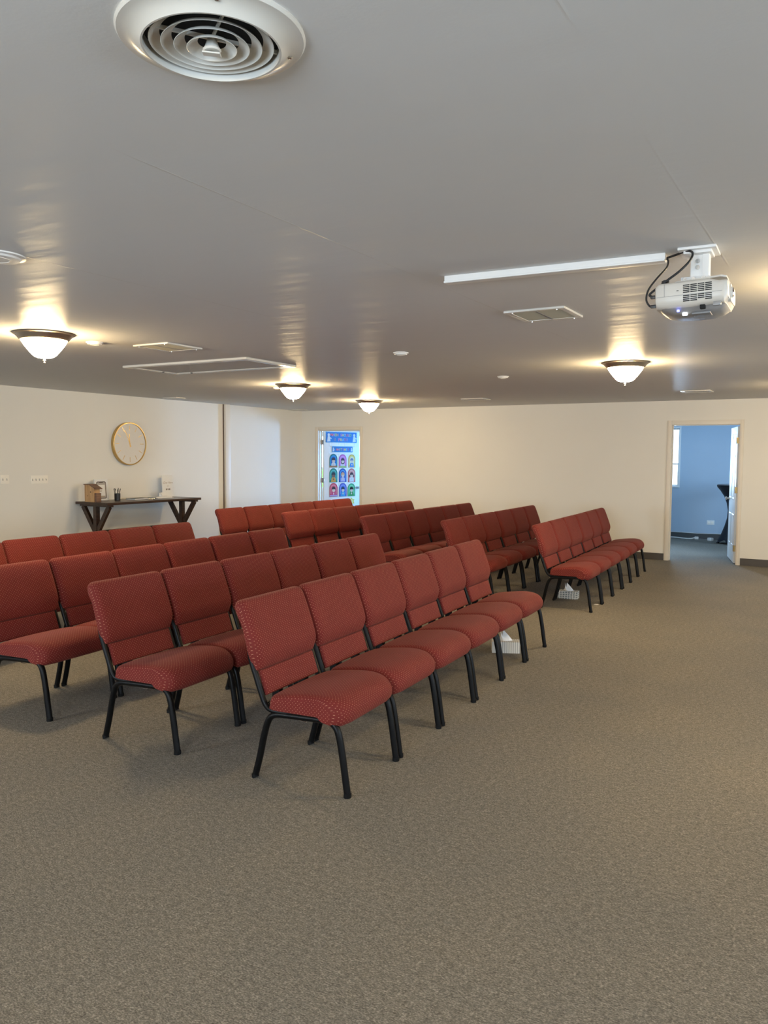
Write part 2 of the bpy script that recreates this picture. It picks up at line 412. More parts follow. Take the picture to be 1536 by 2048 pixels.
# partition post on the left wall
t = MB(); t.box(WL, WL+.055, 10.605, 10.725, 0, H, .006)
p3 = struct(t, 'trim_3', M['trim'], None, 30)
MB().box(WL, WL+.016, 10.592, 10.605, 0, H).build('dark_post_strip', M['brown_strip'], p3, 0)  # thin dark brown strip along the near edge of the post
MB().tube([(WL+.012, 10.738, 0), (WL+.012, 10.738, H)], .016, 10).build('added_edge_bead', M['door_white'], p3)  # bead added to catch light as a bright line beside the post

# ------------------------------------------------------------------ doors (six moulded panels)
def door(name, hinge, ang, thick, knob_side):
    """leaf along local +x from the hinge; visible face is local y=0; body goes to y=thick"""
    o = empty(name, (hinge[0], hinge[1], .012), ang); o['kind'] = 'structure'
    Wd, Hd = .914, 2.035
    y0, y1 = sorted((0, thick)); L = MB().box(0, Wd, y0, y1, 0, Hd, .003)
    leaf = L.build('door_leaf', M['door_white'], o, 30)
    rects = [(xa, xb, za, zb) for (xa, xb) in ((.125, .405), (.515, .80)) for (za, zb) in ((.23, .72), (.93, 1.62), (1.745, 1.93))]
    for xa, xb, za, zb in rects:
        pm = MB()
        for yf, s in ((y0, -1), (y1, 1)):
            fr = [(xa, za), (xb, za), (xb, zb), (xa, zb)]; vs = []; fs = []
            for ins, h in ((0, 0), (.012, .006), (.030, .0045), (.036, .0005), (.060, .005)):
                for (x, z) in fr:
                    vs.append((x+(ins if x == xa else -ins), yf+s*(h-.0002), z+(ins if z == za else -ins)))
            for k in range(4):
                for i in range(4): fs.append((k*4+i, k*4+(i+1) % 4, (k+1)*4+(i+1) % 4, (k+1)*4+i))
            fs.append((16, 17, 18, 19)); pm.add(vs, fs)
        pm.build('door_panel', M['door_white'], leaf, 20)
    kn = MB()
    for yf, s in ((y0, -1), (y1, 1)):
        pr = [(.0, 0), (.031, 0), (.031, .006), (.011, .010), (.011, .030), (.022, .036), (.028, .048), (.024, .060), (.0, .064)]
        mb = MB().lathe(pr, 20)
        kn.add([(Wd-.062+v[0], yf+s*v[2], .93+v[1]) for v in mb.v], mb.f)
    kn.build('door_knob', M['nickel'], o)
    for z in (.22, 1.09, 1.825):
        h = MB(); yy = 0 if thick > 0 else 0
        h.box(-.034, .0, -.004 if thick > 0 else -.030, .030 if thick > 0 else .004, z-.044, z+.044)
        h.tube([(-.004, -.006 if thick > 0 else .006, z-.046), (-.004, -.006 if thick > 0 else .006, z+.046)], .006, 8)
        h.build('hinge', M['brass'] if thick < 0 else M['nickel'], o, 30)
    return o
TL = math.radians(73.28)
door_l = door('door_1', (-8.879, 13.0), TL, .035, 0)
TR = math.radians(102.3)
door_r = door('door_2', (-1.492, 13.0), TR, -.035, 0)

# ------------------------------------------------------------------ posters on the left door
def on_leaf(o): o.location = (-8.879, 13.0, .012); o.rotation_euler = (0, 0, TL)
def circ(cx, cz, rx, rz, y, n=20, a0=0, a1=2*PI):
    return [(cx+rx*math.cos(a0+(a1-a0)*k/n), y, cz+rz*math.sin(a0+(a1-a0)*k/n)) for k in range(n if a1-a0 > 6.2 else n+1)]
def arch(cx, z0, z1, hw, y):
    zc = z1-hw; return [(cx-hw, y, z0), (cx+hw, y, z0)]+circ(cx, zc, hw, hw, y, 16, 0, PI)
KID = dict(skin=(250, 222, 200), brown=(150, 92, 60))
def kid_poster(x0, x1, z0, z1, frame, outer, mid, inner, hair, shirt, skin, extra, hairstyle, lab):
    cx, hw = (x0+x1)/2, (x1-x0)/2; dz = .012; z0 -= dz; z1 -= dz; hgt = z1-z0
    mb = MB(); mats = []
    def layer(name, col, pts, k):
        key = 'paper_%d_%d_%d' % col; m = flat(key, *col)
        if m not in mats: mats.append(m)
        mb.cur = mats.index(m); mb.poly([(p[0], -.0065-.0004*k, p[2]) for p in pts])
    mats.append(flat('paper_%d_%d_%d' % frame, *frame)); mb.cur = 0
    mb.prism([(p[0], -.0064, p[2]) for p in arch(cx, z0, z1, hw, 0)], (0, .0008, 0))
    layer('o', outer, arch(cx, z0+.006, z1-.006, hw-.006, 0), 1)
    layer('m', mid, arch(cx, z0+.05, z1-.030, hw-.026, 0), 2)
    layer('n', inner, arch(cx, z0+.06, z1-.052, hw-.044, 0), 3)
    layer('b', shirt, [(cx-hw*.62, 0, z0+.008), (cx+hw*.62, 0, z0+.008), (cx+hw*.5, 0, z0+hgt*.28), (cx+hw*.2, 0, z0+hgt*.40), (cx-hw*.2, 0, z0+hgt*.40), (cx-hw*.5, 0, z0+hgt*.28)], 4)
    if extra: layer('e', extra, [(cx-hw+.008, 0, z0+.006), (cx+hw-.008, 0, z0+.006), (cx+hw-.008, 0, z0+hgt*.13), (cx-hw+.008, 0, z0+hgt*.13)], 5)
    fz = z0+hgt*.52
    if hairstyle == 'long': layer('h', hair, circ(cx, fz-.012, hw*.50, hw*.60, 0), 6)
    if hairstyle == 'tails':
        for sx in (-1, 1): layer('h', hair, circ(cx+sx*hw*.56, fz-.02, hw*.15, hw*.28, 0, 10), 6)
    layer('h', hair, circ(cx, fz+.012, hw*.46, hw*.44, 0), 7)
    layer('f', skin, circ(cx, fz-.012, hw*.38, hw*.36, 0), 8)
    layer('h', hair, circ(cx, fz+.004, hw*.43, hw*.36, 0, 12, 0, PI), 9)
    layer('hd', skin, circ(cx, z0+hgt*.22, hw*.16, hw*.20, 0, 10), 10)      # folded hands
    for sx in (-1, 1): layer('ey', (70, 45, 40), circ(cx+sx*hw*.15, fz-.02, hw*.045, hw*.03, 0, 6), 11)
    o = mb.build('praying_child_poster', mats, None, 0, fix=False); on_leaf(o)
    tag(o, lab, 'poster', 'praying child posters on the door'); return o
sk, bsk = KID['skin'], KID['brown']
kid_poster(.128, .333, 1.347, 1.615, (120, 140, 60), (20, 130, 160), (60, 170, 230), (40, 90, 190), (70, 30, 30), (235, 235, 240), sk, (190, 130, 70), 'short', 'arched poster, blue arch and brown table edge, top row left on door')
kid_poster(.369, .566, 1.340, 1.607, (160, 70, 150), (230, 110, 200), (240, 170, 235), (225, 130, 215), (70, 25, 35), (235, 225, 240), sk, (170, 215, 120), 'long', 'arched pink poster of long-haired child, top row middle on door')
kid_poster(.612, .797, 1.345, 1.605, (200, 130, 40), (240, 210, 90), (250, 235, 150), (255, 245, 200), (120, 130, 170), (80, 150, 220), sk, None, 'short', 'arched yellow poster of child in blue, top row right on door')
kid_poster(.128, .334, 1.056, 1.333, (40, 120, 90), (30, 150, 120), (110, 200, 190), (50, 150, 140), (40, 30, 25), (230, 170, 60), bsk, None, 'short', 'arched green poster of dark-haired child in orange, middle row left on door')
kid_poster(.371, .567, 1.058, 1.328, (40, 60, 140), (40, 80, 190), (90, 170, 235), (40, 60, 170), (235, 180, 130), (200, 190, 240), sk, None, 'short', 'arched dark blue poster of fair-haired child, middle row middle on door')
kid_poster(.603, .800, 1.052, 1.327, (200, 80, 80), (240, 120, 110), (250, 190, 170), (245, 150, 140), (60, 30, 30), (240, 235, 235), sk, None, 'tails', 'arched coral poster of child with pigtails, middle row right on door')
kid_poster(.131, .338, .774, 1.045, (170, 40, 60), (235, 70, 90), (250, 150, 160), (240, 90, 110), (60, 30, 30), (235, 70, 130), sk, (205, 170, 225), 'short', 'arched red poster of child in pink, bottom row left on door')
kid_poster(.378, .571, .772, 1.040, (60, 70, 150), (90, 100, 210), (150, 160, 235), (60, 110, 220), (30, 35, 60), (60, 170, 235), sk, None, 'short', 'arched violet blue poster of child in light blue, bottom row middle on door')
kid_poster(.600, .798, .770, 1.028, (30, 110, 70), (70, 190, 120), (150, 225, 170), (90, 200, 140), (50, 35, 30), (60, 160, 70), sk, None, 'short', 'arched green poster of child in green shirt, bottom row right on door')

def text_mesh(txt, size, align='CENTER', shear=0, offset=0):
    cu = bpy.data.curves.new('t', 'FONT'); cu.body = txt; cu.size = size; cu.align_x = align; cu.shear = shear; cu.offset = offset
    ob = bpy.data.objects.new('t', cu); COL.objects.link(ob)
    dg = bpy.context.evaluated_depsgraph_get(); me = bpy.data.meshes.new_from_object(ob.evaluated_get(dg))
    vs = [v.co.copy() for v in me.vertices]; fs = [tuple(p.vertices) for p in me.polygons]
    bpy.data.objects.remove(ob); bpy.data.curves.remove(cu); bpy.data.meshes.remove(me)
    return vs, fs
LET = [(250, 90, 90), (250, 150, 170), (150, 220, 120), (250, 170, 90), (250, 120, 190), (255, 225, 110), (120, 200, 235)]
def banner(x0, x1, z0, z1, lines, size, lab, name, figs):
    z0 -= .012; z1 -= .012; mats = [flat('banner_blue', 50, 130, 215), flat('banner_edge', 120, 190, 235), flat('banner_white', 240, 245, 248)]
    mb = MB(); mb.cur = 1
    # scalloped border
    pts = []; nx = int((x1-x0)/.035); nz = max(3, int((z1-z0)/.035))
    def edge(a, b_, n, nx_, nz_):
        for k in range(n*4):
            t = k/(n*4); q = .006*abs(math.sin(t*n*PI)); pts.append((a[0]+(b_[0]-a[0])*t+nx_*q, -.0064, a[1]+(b_[1]-a[1])*t+nz_*q))
    edge((x0, z0), (x1, z0), nx, 0, -1); edge((x1, z0), (x1, z1), nz, 1, 0); edge((x1, z1), (x0, z1), nx, 0, 1); edge((x0, z1), (x0, z0), nz, -1, 0)
    mb.prism(pts, (0, .0008, 0))
    mb.cur = 0; mb.poly([(x0+.006, -.0068, z0+.006), (x1-.006, -.0068, z0+.006), (x1-.006, -.0068, z1-.006), (x0+.006, -.0068, z1-.006)])
    mb.cur = 2      # white cut-out children at both ends
    for cx, s in ((x0+figs*.55, 1), (x1-figs*.5, 1)):
        zb = z0+.012; hh = (z1-z0-.03)
        mb.poly(circ(cx, zb+hh*.78, hh*.17, hh*.17, -.0074, 14))
        mb.poly([(cx-hh*.24, -.0072, zb), (cx+hh*.26, -.0072, zb+hh*.04), (cx+hh*.16, -.0072, zb+hh*.62), (cx-hh*.14, -.0072, zb+hh*.62)])
        mb.poly([(cx-hh*.05, -.0075, zb+hh*.5), (cx+hh*.40, -.0075, zb+hh*.30), (cx+hh*.40, -.0075, zb+hh*.40), (cx, -.0075, zb+hh*.62)])
    ci = 0
    for (txt, zl, cx, adv) in lines:
        n = len(txt); 
        for i, ch in enumerate(txt):
            if ch == ' ': continue
            vs, fs = text_mesh(ch, size, offset=size*.03); col = LET[ci % len(LET)]; ci += 1
            m = flat('letter_%d_%d_%d' % col, *col)
            if m not in mats: mats.append(m)
            xx = cx+(i-(n-1)/2)*adv
            mb.cur = 2; mb.add([(xx+v.x*1.12, -.0078, zl-.012-size*.03+v.y*1.10) for v in vs], fs)
            mb.cur = mats.index(m); mb.add([(xx+v.x, -.0084, zl-.012+v.y) for v in vs], fs)
    o = mb.build(name, mats, None, 0, fix=False); on_leaf(o); tag(o, lab, 'banner'); return o
banner(.040, .832, 1.838, 2.040, [('WHEN SHOULD', 1.962, .425, .0485), ('I PRAY?', 1.870, .425, .052)], .066, 'large blue banner with colourful letters at the top of the door', 'lettered_banner', .13)
banner(.198, .725, 1.650, 1.760, [('ANYTIME!', 1.680, .462, .042)], .058, 'small blue banner with colourful letters below the large banner', 'lettered_banner', .06)
st = MB(); st.cur = 0
cxs, czs = .70, .655
star = [(cxs+(.095 if k % 2 == 0 else .062)*math.cos(PI/2+k*PI/6), -.0064, czs+(.085 if k % 2 == 0 else .055)*math.sin(PI/2+k*PI/6)) for k in range(12)]
st.prism(star, (0, .0008, 0)); st.cur = 1; st.poly(circ(cxs, czs, .045, .045, -.0070, 16))
so = st.build('star_cutout', [flat('star_yellow', 250, 235, 110), flat('star_pale', 255, 245, 170)], None, 0, fix=False); on_leaf(so)
tag(so, 'pale yellow paper star below the bottom row of door posters', 'paper cut-out')

# ------------------------------------------------------------------ chairs
WC = .5667
def smooth01(t): t = max(0, min(1, t)); return t*t*(3-2*t)
def pillow(name, prof, core, hw, r, emin, mod, m, parent, ny=9, crn=6):
    """closed (x,z) profile swept along y, ends drawn in towards the core"""
    n = len(prof); ys = []
    for k in range(crn+1): ys.append(-hw+r*(1-math.cos(PI/2*k/crn)))
    for k in range(1, ny): ys.append(-hw+r+(2*hw-2*r)*k/ny)
    for k in range(crn, -1, -1): ys.append(hw-r*(1-math.cos(PI/2*k/crn)))
    mb = MB(); vs = []; uvs = []; arc = [0]
    for i in range(1, n): arc.append(arc[-1]+(Vector(prof[i])-Vector(prof[i-1])).length)
    for y in ys:
        d = hw-abs(y); e = 1 if d >= r else emin+(1-emin)*math.sqrt(max(0, 1-(1-d/r)**2))
        for i, (x, z) in enumerate(prof):
            cxz = core(x, z); px, pz = cxz[0]+(x-cxz[0])*e, cxz[1]+(z-cxz[1])*e
            px, pz = mod(px, pz, y, d)
            vs.append((px, y, pz)); uvs.append((y, arc[i]))
    fs = []
    for j in range(len(ys)-1):
        for i in range(n): i2 = (i+1) % n; fs.append((j*n+i, j*n+i2, (j+1)*n+i2, (j+1)*n+i))
    mb.add(vs, fs, uvs)
    for j in (0, len(ys)-1):
        ring = vs[j*n:(j+1)*n]; mb.add(ring, [tuple(range(n))], [(q[0], q[2]) for q in ring])
    return mb.build(name, m, parent, 50)
def closed(pts, n=3):
    P = [Vector((p[0], 0, p[1])) for p in pts]; out = []; L = len(P)
    for i in range(L):
        a, b_, c, d = P[i-1], P[i], P[(i+1) % L], P[(i+2) % L]
        for k in range(n):
            t = k/n; q = .5*((2*b_)+(c-a)*t+(2*a-5*b_+4*c-d)*t*t+(3*b_-a-3*c+d)*t**3); out.append((q.x, q.z))
    return out
X0 = -.2585          # local origin: middle of the footprint
def make_chair():
    root = empty('stacking_chair', (0, 0, 0))
    q = lambda pts: [(x-X0, z) for x, z in pts]
    P3 = lambda pts, y: [(x-X0, y, z) for x, z in pts]
    # seat: crowned top, waterfall front
    sp = closed(q([(-.432, .378), (-.425, .418), (-.395, .434), (-.30, .450), (-.19, .462), (-.11, .461), (-.05, .446), (-.014, .414), (-.004, .375), (-.014, .338), (-.042, .322), (-.075, .332), (-.115, .352), (-.25, .352), (-.42, .352)]))
    def smod(x, z, y, d):
        xr = x+X0; f = smooth01((xr+.22)/.20); rr = .085
        drop = 0 if d > rr else rr-math.sqrt(max(0, rr*rr-(rr-d)**2))
        zz = z - (.010*(abs(y)/(WC/2))**3 if z > .40 else 0)
        b_ = smooth01((-.36-xr)/.07); d2 = 0 if d > .05 else .05-math.sqrt(max(0, .0025-(.05-d)**2))
        return x-min(drop, .085)*f*.9+d2*b_*.6, zz
    pillow('seat', sp, lambda x, z: (x, .385), WC/2-.004, .040, .72, smod, M['fabric'], root, 8)
    # upper back cushion
    bp = closed(q([(-.497, .533), (-.484, .556), (-.478, .605), (-.494, .665), (-.522, .740), (-.551, .815), (-.570, .852), (-.588, .866), (-.612, .868), (-.632, .860), (-.640, .842), (-.630, .815), (-.600, .775), (-.578, .700), (-.556, .620), (-.540, .560), (-.525, .533)]))
    def core_b(x, z): t = (z-.533)/.335; return (-.515-.085*t-.0-X0, z)
    def bmod(x, z, y, d):
        rr = .045; drop = 0 if d > rr else rr-math.sqrt(max(0, rr*rr-(rr-d)**2))
        zz = z-drop*smooth01((z-.70)/.15)*.8
        nar = .012*smooth01((.62-z)/.09)*(y/abs(y) if y else 0)*smooth01(abs(y)/(WC/2)*3-2)
        return x, zz
    def bmod2(x, z, y, d): return bmod(x, z, y, d)
    back = pillow('backrest', bp, core_b, WC/2-.007, .045, .25, bmod2, M['fabric'], root, 8)
    for v in back.data.vertices:        # sides draw in towards the fold
        z = v.co.z; v.co.y *= 1-.075*smooth01((.61-z)/.08)
    lp = closed(q([(-.497, .529), (-.487, .515), (-.462, .440), (-.455, .418), (-.468, .412), (-.484, .420), (-.510, .505), (-.518, .527)]))
    pillow('lumbar_pad', lp, lambda x, z: (-.486-.38*(z-.47)-X0, z), WC/2-.047, .014, .4, lambda x, z, y, d: (x, z), M['fabric'], root, 5, 4)
    # bent side frames: front and rear leg of each side
    for sy in (-1, 1):
        y = sy*(WC/2-.0275)
        fr = bez(P3([(0, .012), (-.012, .09), (-.027, .19), (-.046, .285), (-.066, .325), (-.100, .343), (-.16, .344), (-.25, .341)], y), 5)
        rr = bez(P3([(-.517, .012), (-.490, .11), (-.464, .222), (-.444, .285), (-.422, .318), (-.385, .333), (-.32, .338), (-.25, .341)], y), 5)
        for pts, foot in ((fr, (0, -.003)), (rr, (-.517, .008))):
            l_ = MB().tube(pts, .0160, 12, .0180).build('leg', M['black_metal'], root)
            fx = foot[0]-X0; dx = foot[1]
            MB().tube([(fx+dx*.35, y, 0), (fx, y, .004), (fx-dx*.2, y, .020)], .0178, 12, .0196).build('foot_cap', M['rubber'], l_)
        post = bez(P3([(-.24, .345), (-.38, .346), (-.432, .352), (-.460, .376), (-.481, .420), (-.515, .51), (-.538, .57), (-.548, .62)], sy*(WC/2-.030)), 5)
        MB().tube(post, .0140, 12, .0150).build('back_post', M['black_metal'], root)
        MB().box(-.50-X0, -.458-X0, sy*.12-.016, sy*.12+.016, .365, .425).build('back_bracket', M['black_metal'], root, 0)
    for x in (-.135, -.375):
        MB().tube([(x-X0, -(WC/2-.03), .336), (x-X0, WC/2-.03, .336)], .010, 8, ref=(1, 0, 0)).build('crossbar', M['black_metal'], root)
    MB().tube([(-.385-X0, -(WC/2-.05), .350), (-.455-X0, -(WC/2-.05), .365), (-.470-X0, -(WC/2-.05), .372), (-.470-X0, WC/2-.05, .372), (-.455-X0, WC/2-.05, .365), (-.385-X0, WC/2-.05, .350)], .009, 8).build('rear_rail', M['black_metal'], root)
    hk = [(-.285, .338), (-.287, .312), (-.283, .306), (-.247, .304), (-.243, .310), (-.243, .338)]
    MB().tube([(x-X0, -(WC/2-.07), z) for x, z in hk], .0022, 6).build('ganging_hook', M['chrome'], root)
    return root
rows = [   # name, front-foot x at the near end, near-end y, lean, first k
    ('A', 'rightmost row, near block', -1.958, 3.021, -.0575, 0),
    ('A', 'second row from right, near block', -3.016, 3.021, -.048, 0),
    ('A', 'third row from right, near block', -4.045, 3.021, -.066, 0),
    ('A', 'row by the wall table, near block', -5.330, 2.985, -.040, 1),
    ('B', 'rightmost row, far block', -2.2495, 8.050, -.0546, 0),
    ('B', 'second row from right, far block', -3.310, 8.050, -.045, 0),
    ('B', 'third row from right, far block', -4.370, 8.050, -.036, 0),
    ('B', 'fourth row from right, far block', -5.530, 8.050, .002, 0),
    ('B', 'leftmost row, far block', -6.610, 8.050, -.022, 0)]
near_n = ['nearest', 'second from near end', 'third from near end']
far_n = {3: 'third from far end', 4: 'second from far end', 5: 'farthest'}
farall = {0: 'sixth from far end', 1: 'fifth from far end', 2: 'fourth from far end', **far_n}
proto = make_chair(); first = True
for ri, (blk, rname, fx, y0, lean, k0) in enumerate(rows):
    for k in range(k0, 6):
        s_ = (k+.5)*WC; c = proto if first else copy_tree(proto); first = False
        jit = random.uniform(-.006, .006) if (ri, k) != (0, 0) else 0
        x = fx+math.sin(lean)*s_+X0+jit; y = y0+math.cos(lean)*s_
        c.location = (x, y, 0); c.rotation_euler = (0, 0, -lean+(random.uniform(-.008, .008) if k else 0))
        pos = farall[k] if ri == 3 else (near_n[k] if k < 3 else far_n[k])
        tag(c, 'maroon dotted chair, %s, %s' % (pos, rname), 'chair', 'maroon chairs in the ' + rname)

# ------------------------------------------------------------------ ceiling lamps
def make_lamp():
    r = empty('ceiling_lamp', (0, 0, H))
    MB().lathe([(.0, -.001), (.212, -.001), (.215, -.006), (.205, -.012), (.196, -.014), (.190, -.022), (.182, -.030), (.170, -.046), (.160, -.050), (.150, -.046), (.0, -.040)], 40).build('pan', M['nickel'], r)
    MB().lathe([(.158, -.046), (.153, -.060), (.135, -.088), (.110, -.120), (.085, -.150), (.066, -.166), (.040, -.174), (.0, -.175)], 40).build('glass_bowl', M['lamp_glass'], r)
    MB().lathe([(.0, -.172), (.013, -.173), (.014, -.178), (.007, -.183), (.010, -.190), (.010, -.194), (.004, -.199), (.007, -.205), (.006, -.211), (.0, -.214)], 16).build('finial', M['nickel'], r)
    return r
lamps = [((-5.07, 3.86), 'lit glass bowl ceiling lamp at the left, largest in view'),
         ((-5.94, 8.03), 'lit glass bowl ceiling lamp beside the attic hatch corner'),
         ((-6.57, 10.86), 'lit glass bowl ceiling lamp near the poster door, smallest in view'),
         ((-1.83, 7.54), 'lit glass bowl ceiling lamp at right, below the projector'),
         ((-.30, 10.55), None), ((.0, 4.45), None), ((3.0, 7.6), None), ((-1.2, -.9), None), ((-5.2, -.6), None), ((3.0, .3), None)]
lp0 = make_lamp()
for i, ((x, y), lab) in enumerate(lamps):
    o = lp0 if i == 0 else copy_tree(lp0); o.location = (x, y, H)
    extra = ['lit ceiling lamp out of view right of the back right lamp', 'lit ceiling lamp out of view beside the projector lens', 'lit ceiling lamp out of view by the right wall', 'lit ceiling lamp out of view behind the camera', 'lit ceiling lamp out of view, rear left of the hall', 'lit ceiling lamp out of view, rear right of the hall']
    tag(o, lab or extra[i-4], 'ceiling lamp', 'glass bowl ceiling lamps')

# ------------------------------------------------------------------ big round diffuser overhead
dv = tag(empty('ceiling_diffuser', (-1.18, 1.317, H)), 'large round white ceiling air diffuser with concentric rings, top of photo', 'air vent')
MB().ring([(.192, 0), (.193, -.004), (.189, -.009), (.180, -.010), (.166, -.013), (.152, -.021), (.143, -.030), (.139, -.030), (.138, -.022), (.140, 0)], 64).build('outer_flange', M['white_metal'], dv)
MB().lathe([(.0, -.0012), (.139, -.0012), (.139, -.0005), (0, -.0005)], 48).build('painted_duct_dark', M['dark'], dv)  # black disc under the ceiling, painted as the unlit duct interior
for i, r in enumerate((.119, .095, .069, .043)):
    z = -.006-.003*i
    MB().ring([(r-.014, z), (r-.004, z-.0045), (r+.004, z-.010), (r+.0075, z-.014), (r+.0085, z-.0135), (r+.0045, z-.0085), (r-.003, z-.003), (r-.013, z+.001)], 56).build('louvre_ring', M['white_metal'], dv)
MB().lathe([(.0, -.010), (.010, -.010), (.015, -.024), (.019, -.030), (.016, -.033), (.006, -.034), (.0, -.032)], 28).build('centre_cone', M['white_metal'], dv)
cb = MB()
for a in (.95, .95+PI/2):
    c_, s_ = math.cos(a), math.sin(a); cb.beam((-.139*c_, -.139*s_, -.006), (.139*c_, .139*s_, -.006), .004, .008)
cb.build('support_bar', M['white_metal'], dv, 0)
MB().beam((-.016, -.010, -.036), (.016, .008, -.040), .016, .003).build('damper_lever', M['white_metal'], dv, 0)
for a in (2.5, 5.5, .9):
    MB().lathe([(0, 0), (.006, -.001), (.004, -.004), (0, -.005)], 10, (.165*math.cos(a), .165*math.sin(a), -.0135)).build('screw', M['chrome'], dv)

# smaller round things on the ceiling
def disc(x, y, r, name, lab, cat, h=.03):
    o = tag(empty(name, (x, y, H)), lab, cat)
    MB().lathe([(0, 0), (r, 0), (r, -h*.35), (r*.93, -h*.5), (r*.85, -h*.55), (r*.80, -h), (r*.3, -h*1.08), (0, -h*1.08)], 36).build('cover', M['white'], o)
    MB().ring([(r*.52, -h*1.02), (r*.52, -h*1.14), (r*.46, -h*1.14), (r*.46, -h*1.02)], 24).build('rim', M['ivory'], o)
    return o
disc(-3.285, 2.262, .125, 'ceiling_cover', 'flat round white ceiling cover cut by left photo edge', 'ceiling cover', .016)
disc(-5.10, 4.335, .064, 'smoke_detector', 'small round white detector just right of the left lamp', 'smoke detector', .02)
disc(-3.307, 5.975, .064, 'smoke_detector', 'small round white detector on mid ceiling, right of the hatch', 'smoke detector', .02)
disc(-3.297, 8.235, .062, 'smoke_detector', 'small round white detector left of the back right lamp', 'smoke detector', .02)
disc(-6.37, 8.26, .05, 'sprinkler_cover', 'tiny round white cover beside the hatch corner lamp', 'ceiling cover', .02)

# square and slotted vents
def grille(x, y, sx, sy, name, lab, fil, slats):
    o = tag(empty(name, (x, y, H)), lab, 'air vent')
    f = MB(); b_ = .034
    for (a, c, d, e) in ((-sx/2, sx/2, -sy/2, -sy/2+b_), (-sx/2, sx/2, sy/2-b_, sy/2), (-sx/2, -sx/2+b_, -sy/2+b_, sy/2-b_), (sx/2-b_, sx/2, -sy/2+b_, sy/2-b_)):
        f.box(a, c, d, e, -.012, 0, .003)
    f.build('frame', M['white_metal'], o, 30)
    MB().box(-sx/2+b_, sx/2-b_, -sy/2+b_, sy/2-b_, -.003, -.0005).build('filter' if fil else 'painted_duct_dark', M['filter'] if fil else M['dark'], o, 0)  # without a filter, a black plate painted as the unlit duct
    s = MB(); n = slats
    for k in range(n):
        yy = -sy/2+b_+(sy-2*b_)*(k+.5)/n; s.beam((-sx/2+b_, yy, -.007), (sx/2-b_, yy, -.007), .009, .0018, (0, .6, 1))
    s.build('slats', M['white_metal'] if not fil else M['slat'], o, 0)
    if fil:
        MB().box(-.006, .006, -sy/2+b_, sy/2-b_, -.011, -.004).build('centre_bar', M['grey_plastic'], o, 0)
        for (px, py) in ((-sx/2+.05, -sy/2+.017), (sx/2-.05, -sy/2+.017), (-sx/2+.05, sy/2-.017), (sx/2-.05, sy/2-.017)):
            MB().lathe([(0, 0), (.005, -.001), (.004, -.006), (0, -.007)], 10, (px, py, -.012)).build('screw', M['chrome'], o)
    return o
grille(-4.775, 4.785, .375, .385, 'return_vent', 'square white ceiling vent left, between left lamp and attic hatch', True, 22)
grille(-1.650, 4.760, .37, .375, 'return_vent', 'square white ceiling vent below left of the projector', True, 22)
grille(-4.92, 11.22, .36, .30, 'supply_vent', 'thin white vent far back, mid ceiling left of the back right lamp', False, 7)
grille(-1.78, 11.12, .36, .30, 'supply_vent', 'thin white vent on ceiling above the right doorway', False, 7)
grille(-8.93, 9.06, .28, .20, 'supply_vent', 'thin white vent above the clock by the left wall', False, 6)
grille(-9.08, 12.42, .30, .20, 'supply_vent', 'thin white vent by the back left ceiling corner', False, 6)

# attic hatch
ah = tag(empty('attic_hatch', (-5.43, 5.975, H)), 'long rectangular ceiling hatch with white trim and grey panel', 'attic hatch')
hx, hy, tw = .775, .368, .075
f = MB()
for a, b_, c, d in ((-hx, hx, -hy, -hy+tw), (-hx, hx, hy-tw, hy), (-hx, -hx+tw, -hy+tw, hy-tw), (hx-tw, hx, -hy+tw, hy-tw)): f.box(a, b_, c, d, -.020, 0, .005)
f.build('trim_frame', M['white_metal'], ah, 30)
MB().box(-hx+tw+.006, hx-tw-.006, -hy+tw+.006, hy-tw-.006, -.014, 0).build('panel', M['hatch_grey'], ah, 0)
for (px, py) in ((-hx+tw, .10), (-hx+tw+.20, hy-tw)):
    MB().lathe([(0, 0), (.012, 0), (.012, -.008), (0, -.010)], 12, (px, py, -.018)).build('latch', M['black_plastic'], ah)

# ------------------------------------------------------------------ cable raceway and projector
ra = Vector((-1.735, 3.585, 0)); rb_ = Vector((-.722, 3.628, 0))
rc = tag(empty('cable_raceway', (ra.x, ra.y, H), math.atan2(rb_.y-ra.y, rb_.x-ra.x)), 'white square cable raceway running along ceiling to the projector', 'cable raceway')
Lr = (rb_-ra).length
MB().box(0, Lr, -.027, .027, -.028, 0, .003).build('channel', M['white'], rc, 30)
MB().box(-.002, Lr-.002, -.029, .029, -.034, -.024, .003).build('snap_cover', M['white'], rc, 30)
pj = tag(empty('projector', (-.59, 3.63, H), 0.035), 'ivory projector hanging from the ceiling on a white mount', 'projector')
mt = MB(); mt.box(-.075, .075, -.085, .085, -.012, 0, .005); mt.box(-.055, .055, -.06, .06, -.024, -.010, .005)
mt.build('ceiling_plate', M['white'], pj, 30)
cl = MB(); cl.box(-.030, .030, -.022, .022, -.135, -.02, .006); cl.box(.018, .044, -.03, .03, -.135, -.02, .004)
col_ = cl.build('mount_column', M['white'], pj, 30)
for z in (-.05, -.075):
    MB().tube([(-.002, -.0205, z), (-.002, -.027, z)], .009, 12, ref=(1, 0, 0)).build('bolt', M['chrome'], col_)
for x in (-.05, -.015, .025):
    MB().tube([(x, -.035, -.125), (x, -.044, -.125)], .009, 12, ref=(1, 0, 0)).build('bolt', M['chrome'], col_)
MB().box(-.065, .05, -.036, .036, -.140, -.112, .005).build('tilt_bracket', M['white'], pj, 30)
MB().prism([(-.075, -.10, -.148), (.10, -.13, -.142), (.12, -.10, -.141), (.12, .10, -.141), (-.075, .10, -.148)], (0, 0, .007)).build('adapter_plate', M['projector'], pj, 0)
bd = empty('projector_body', (-.008, 0, -.215), 0, (0, -.035, -.01)); bd.parent = pj
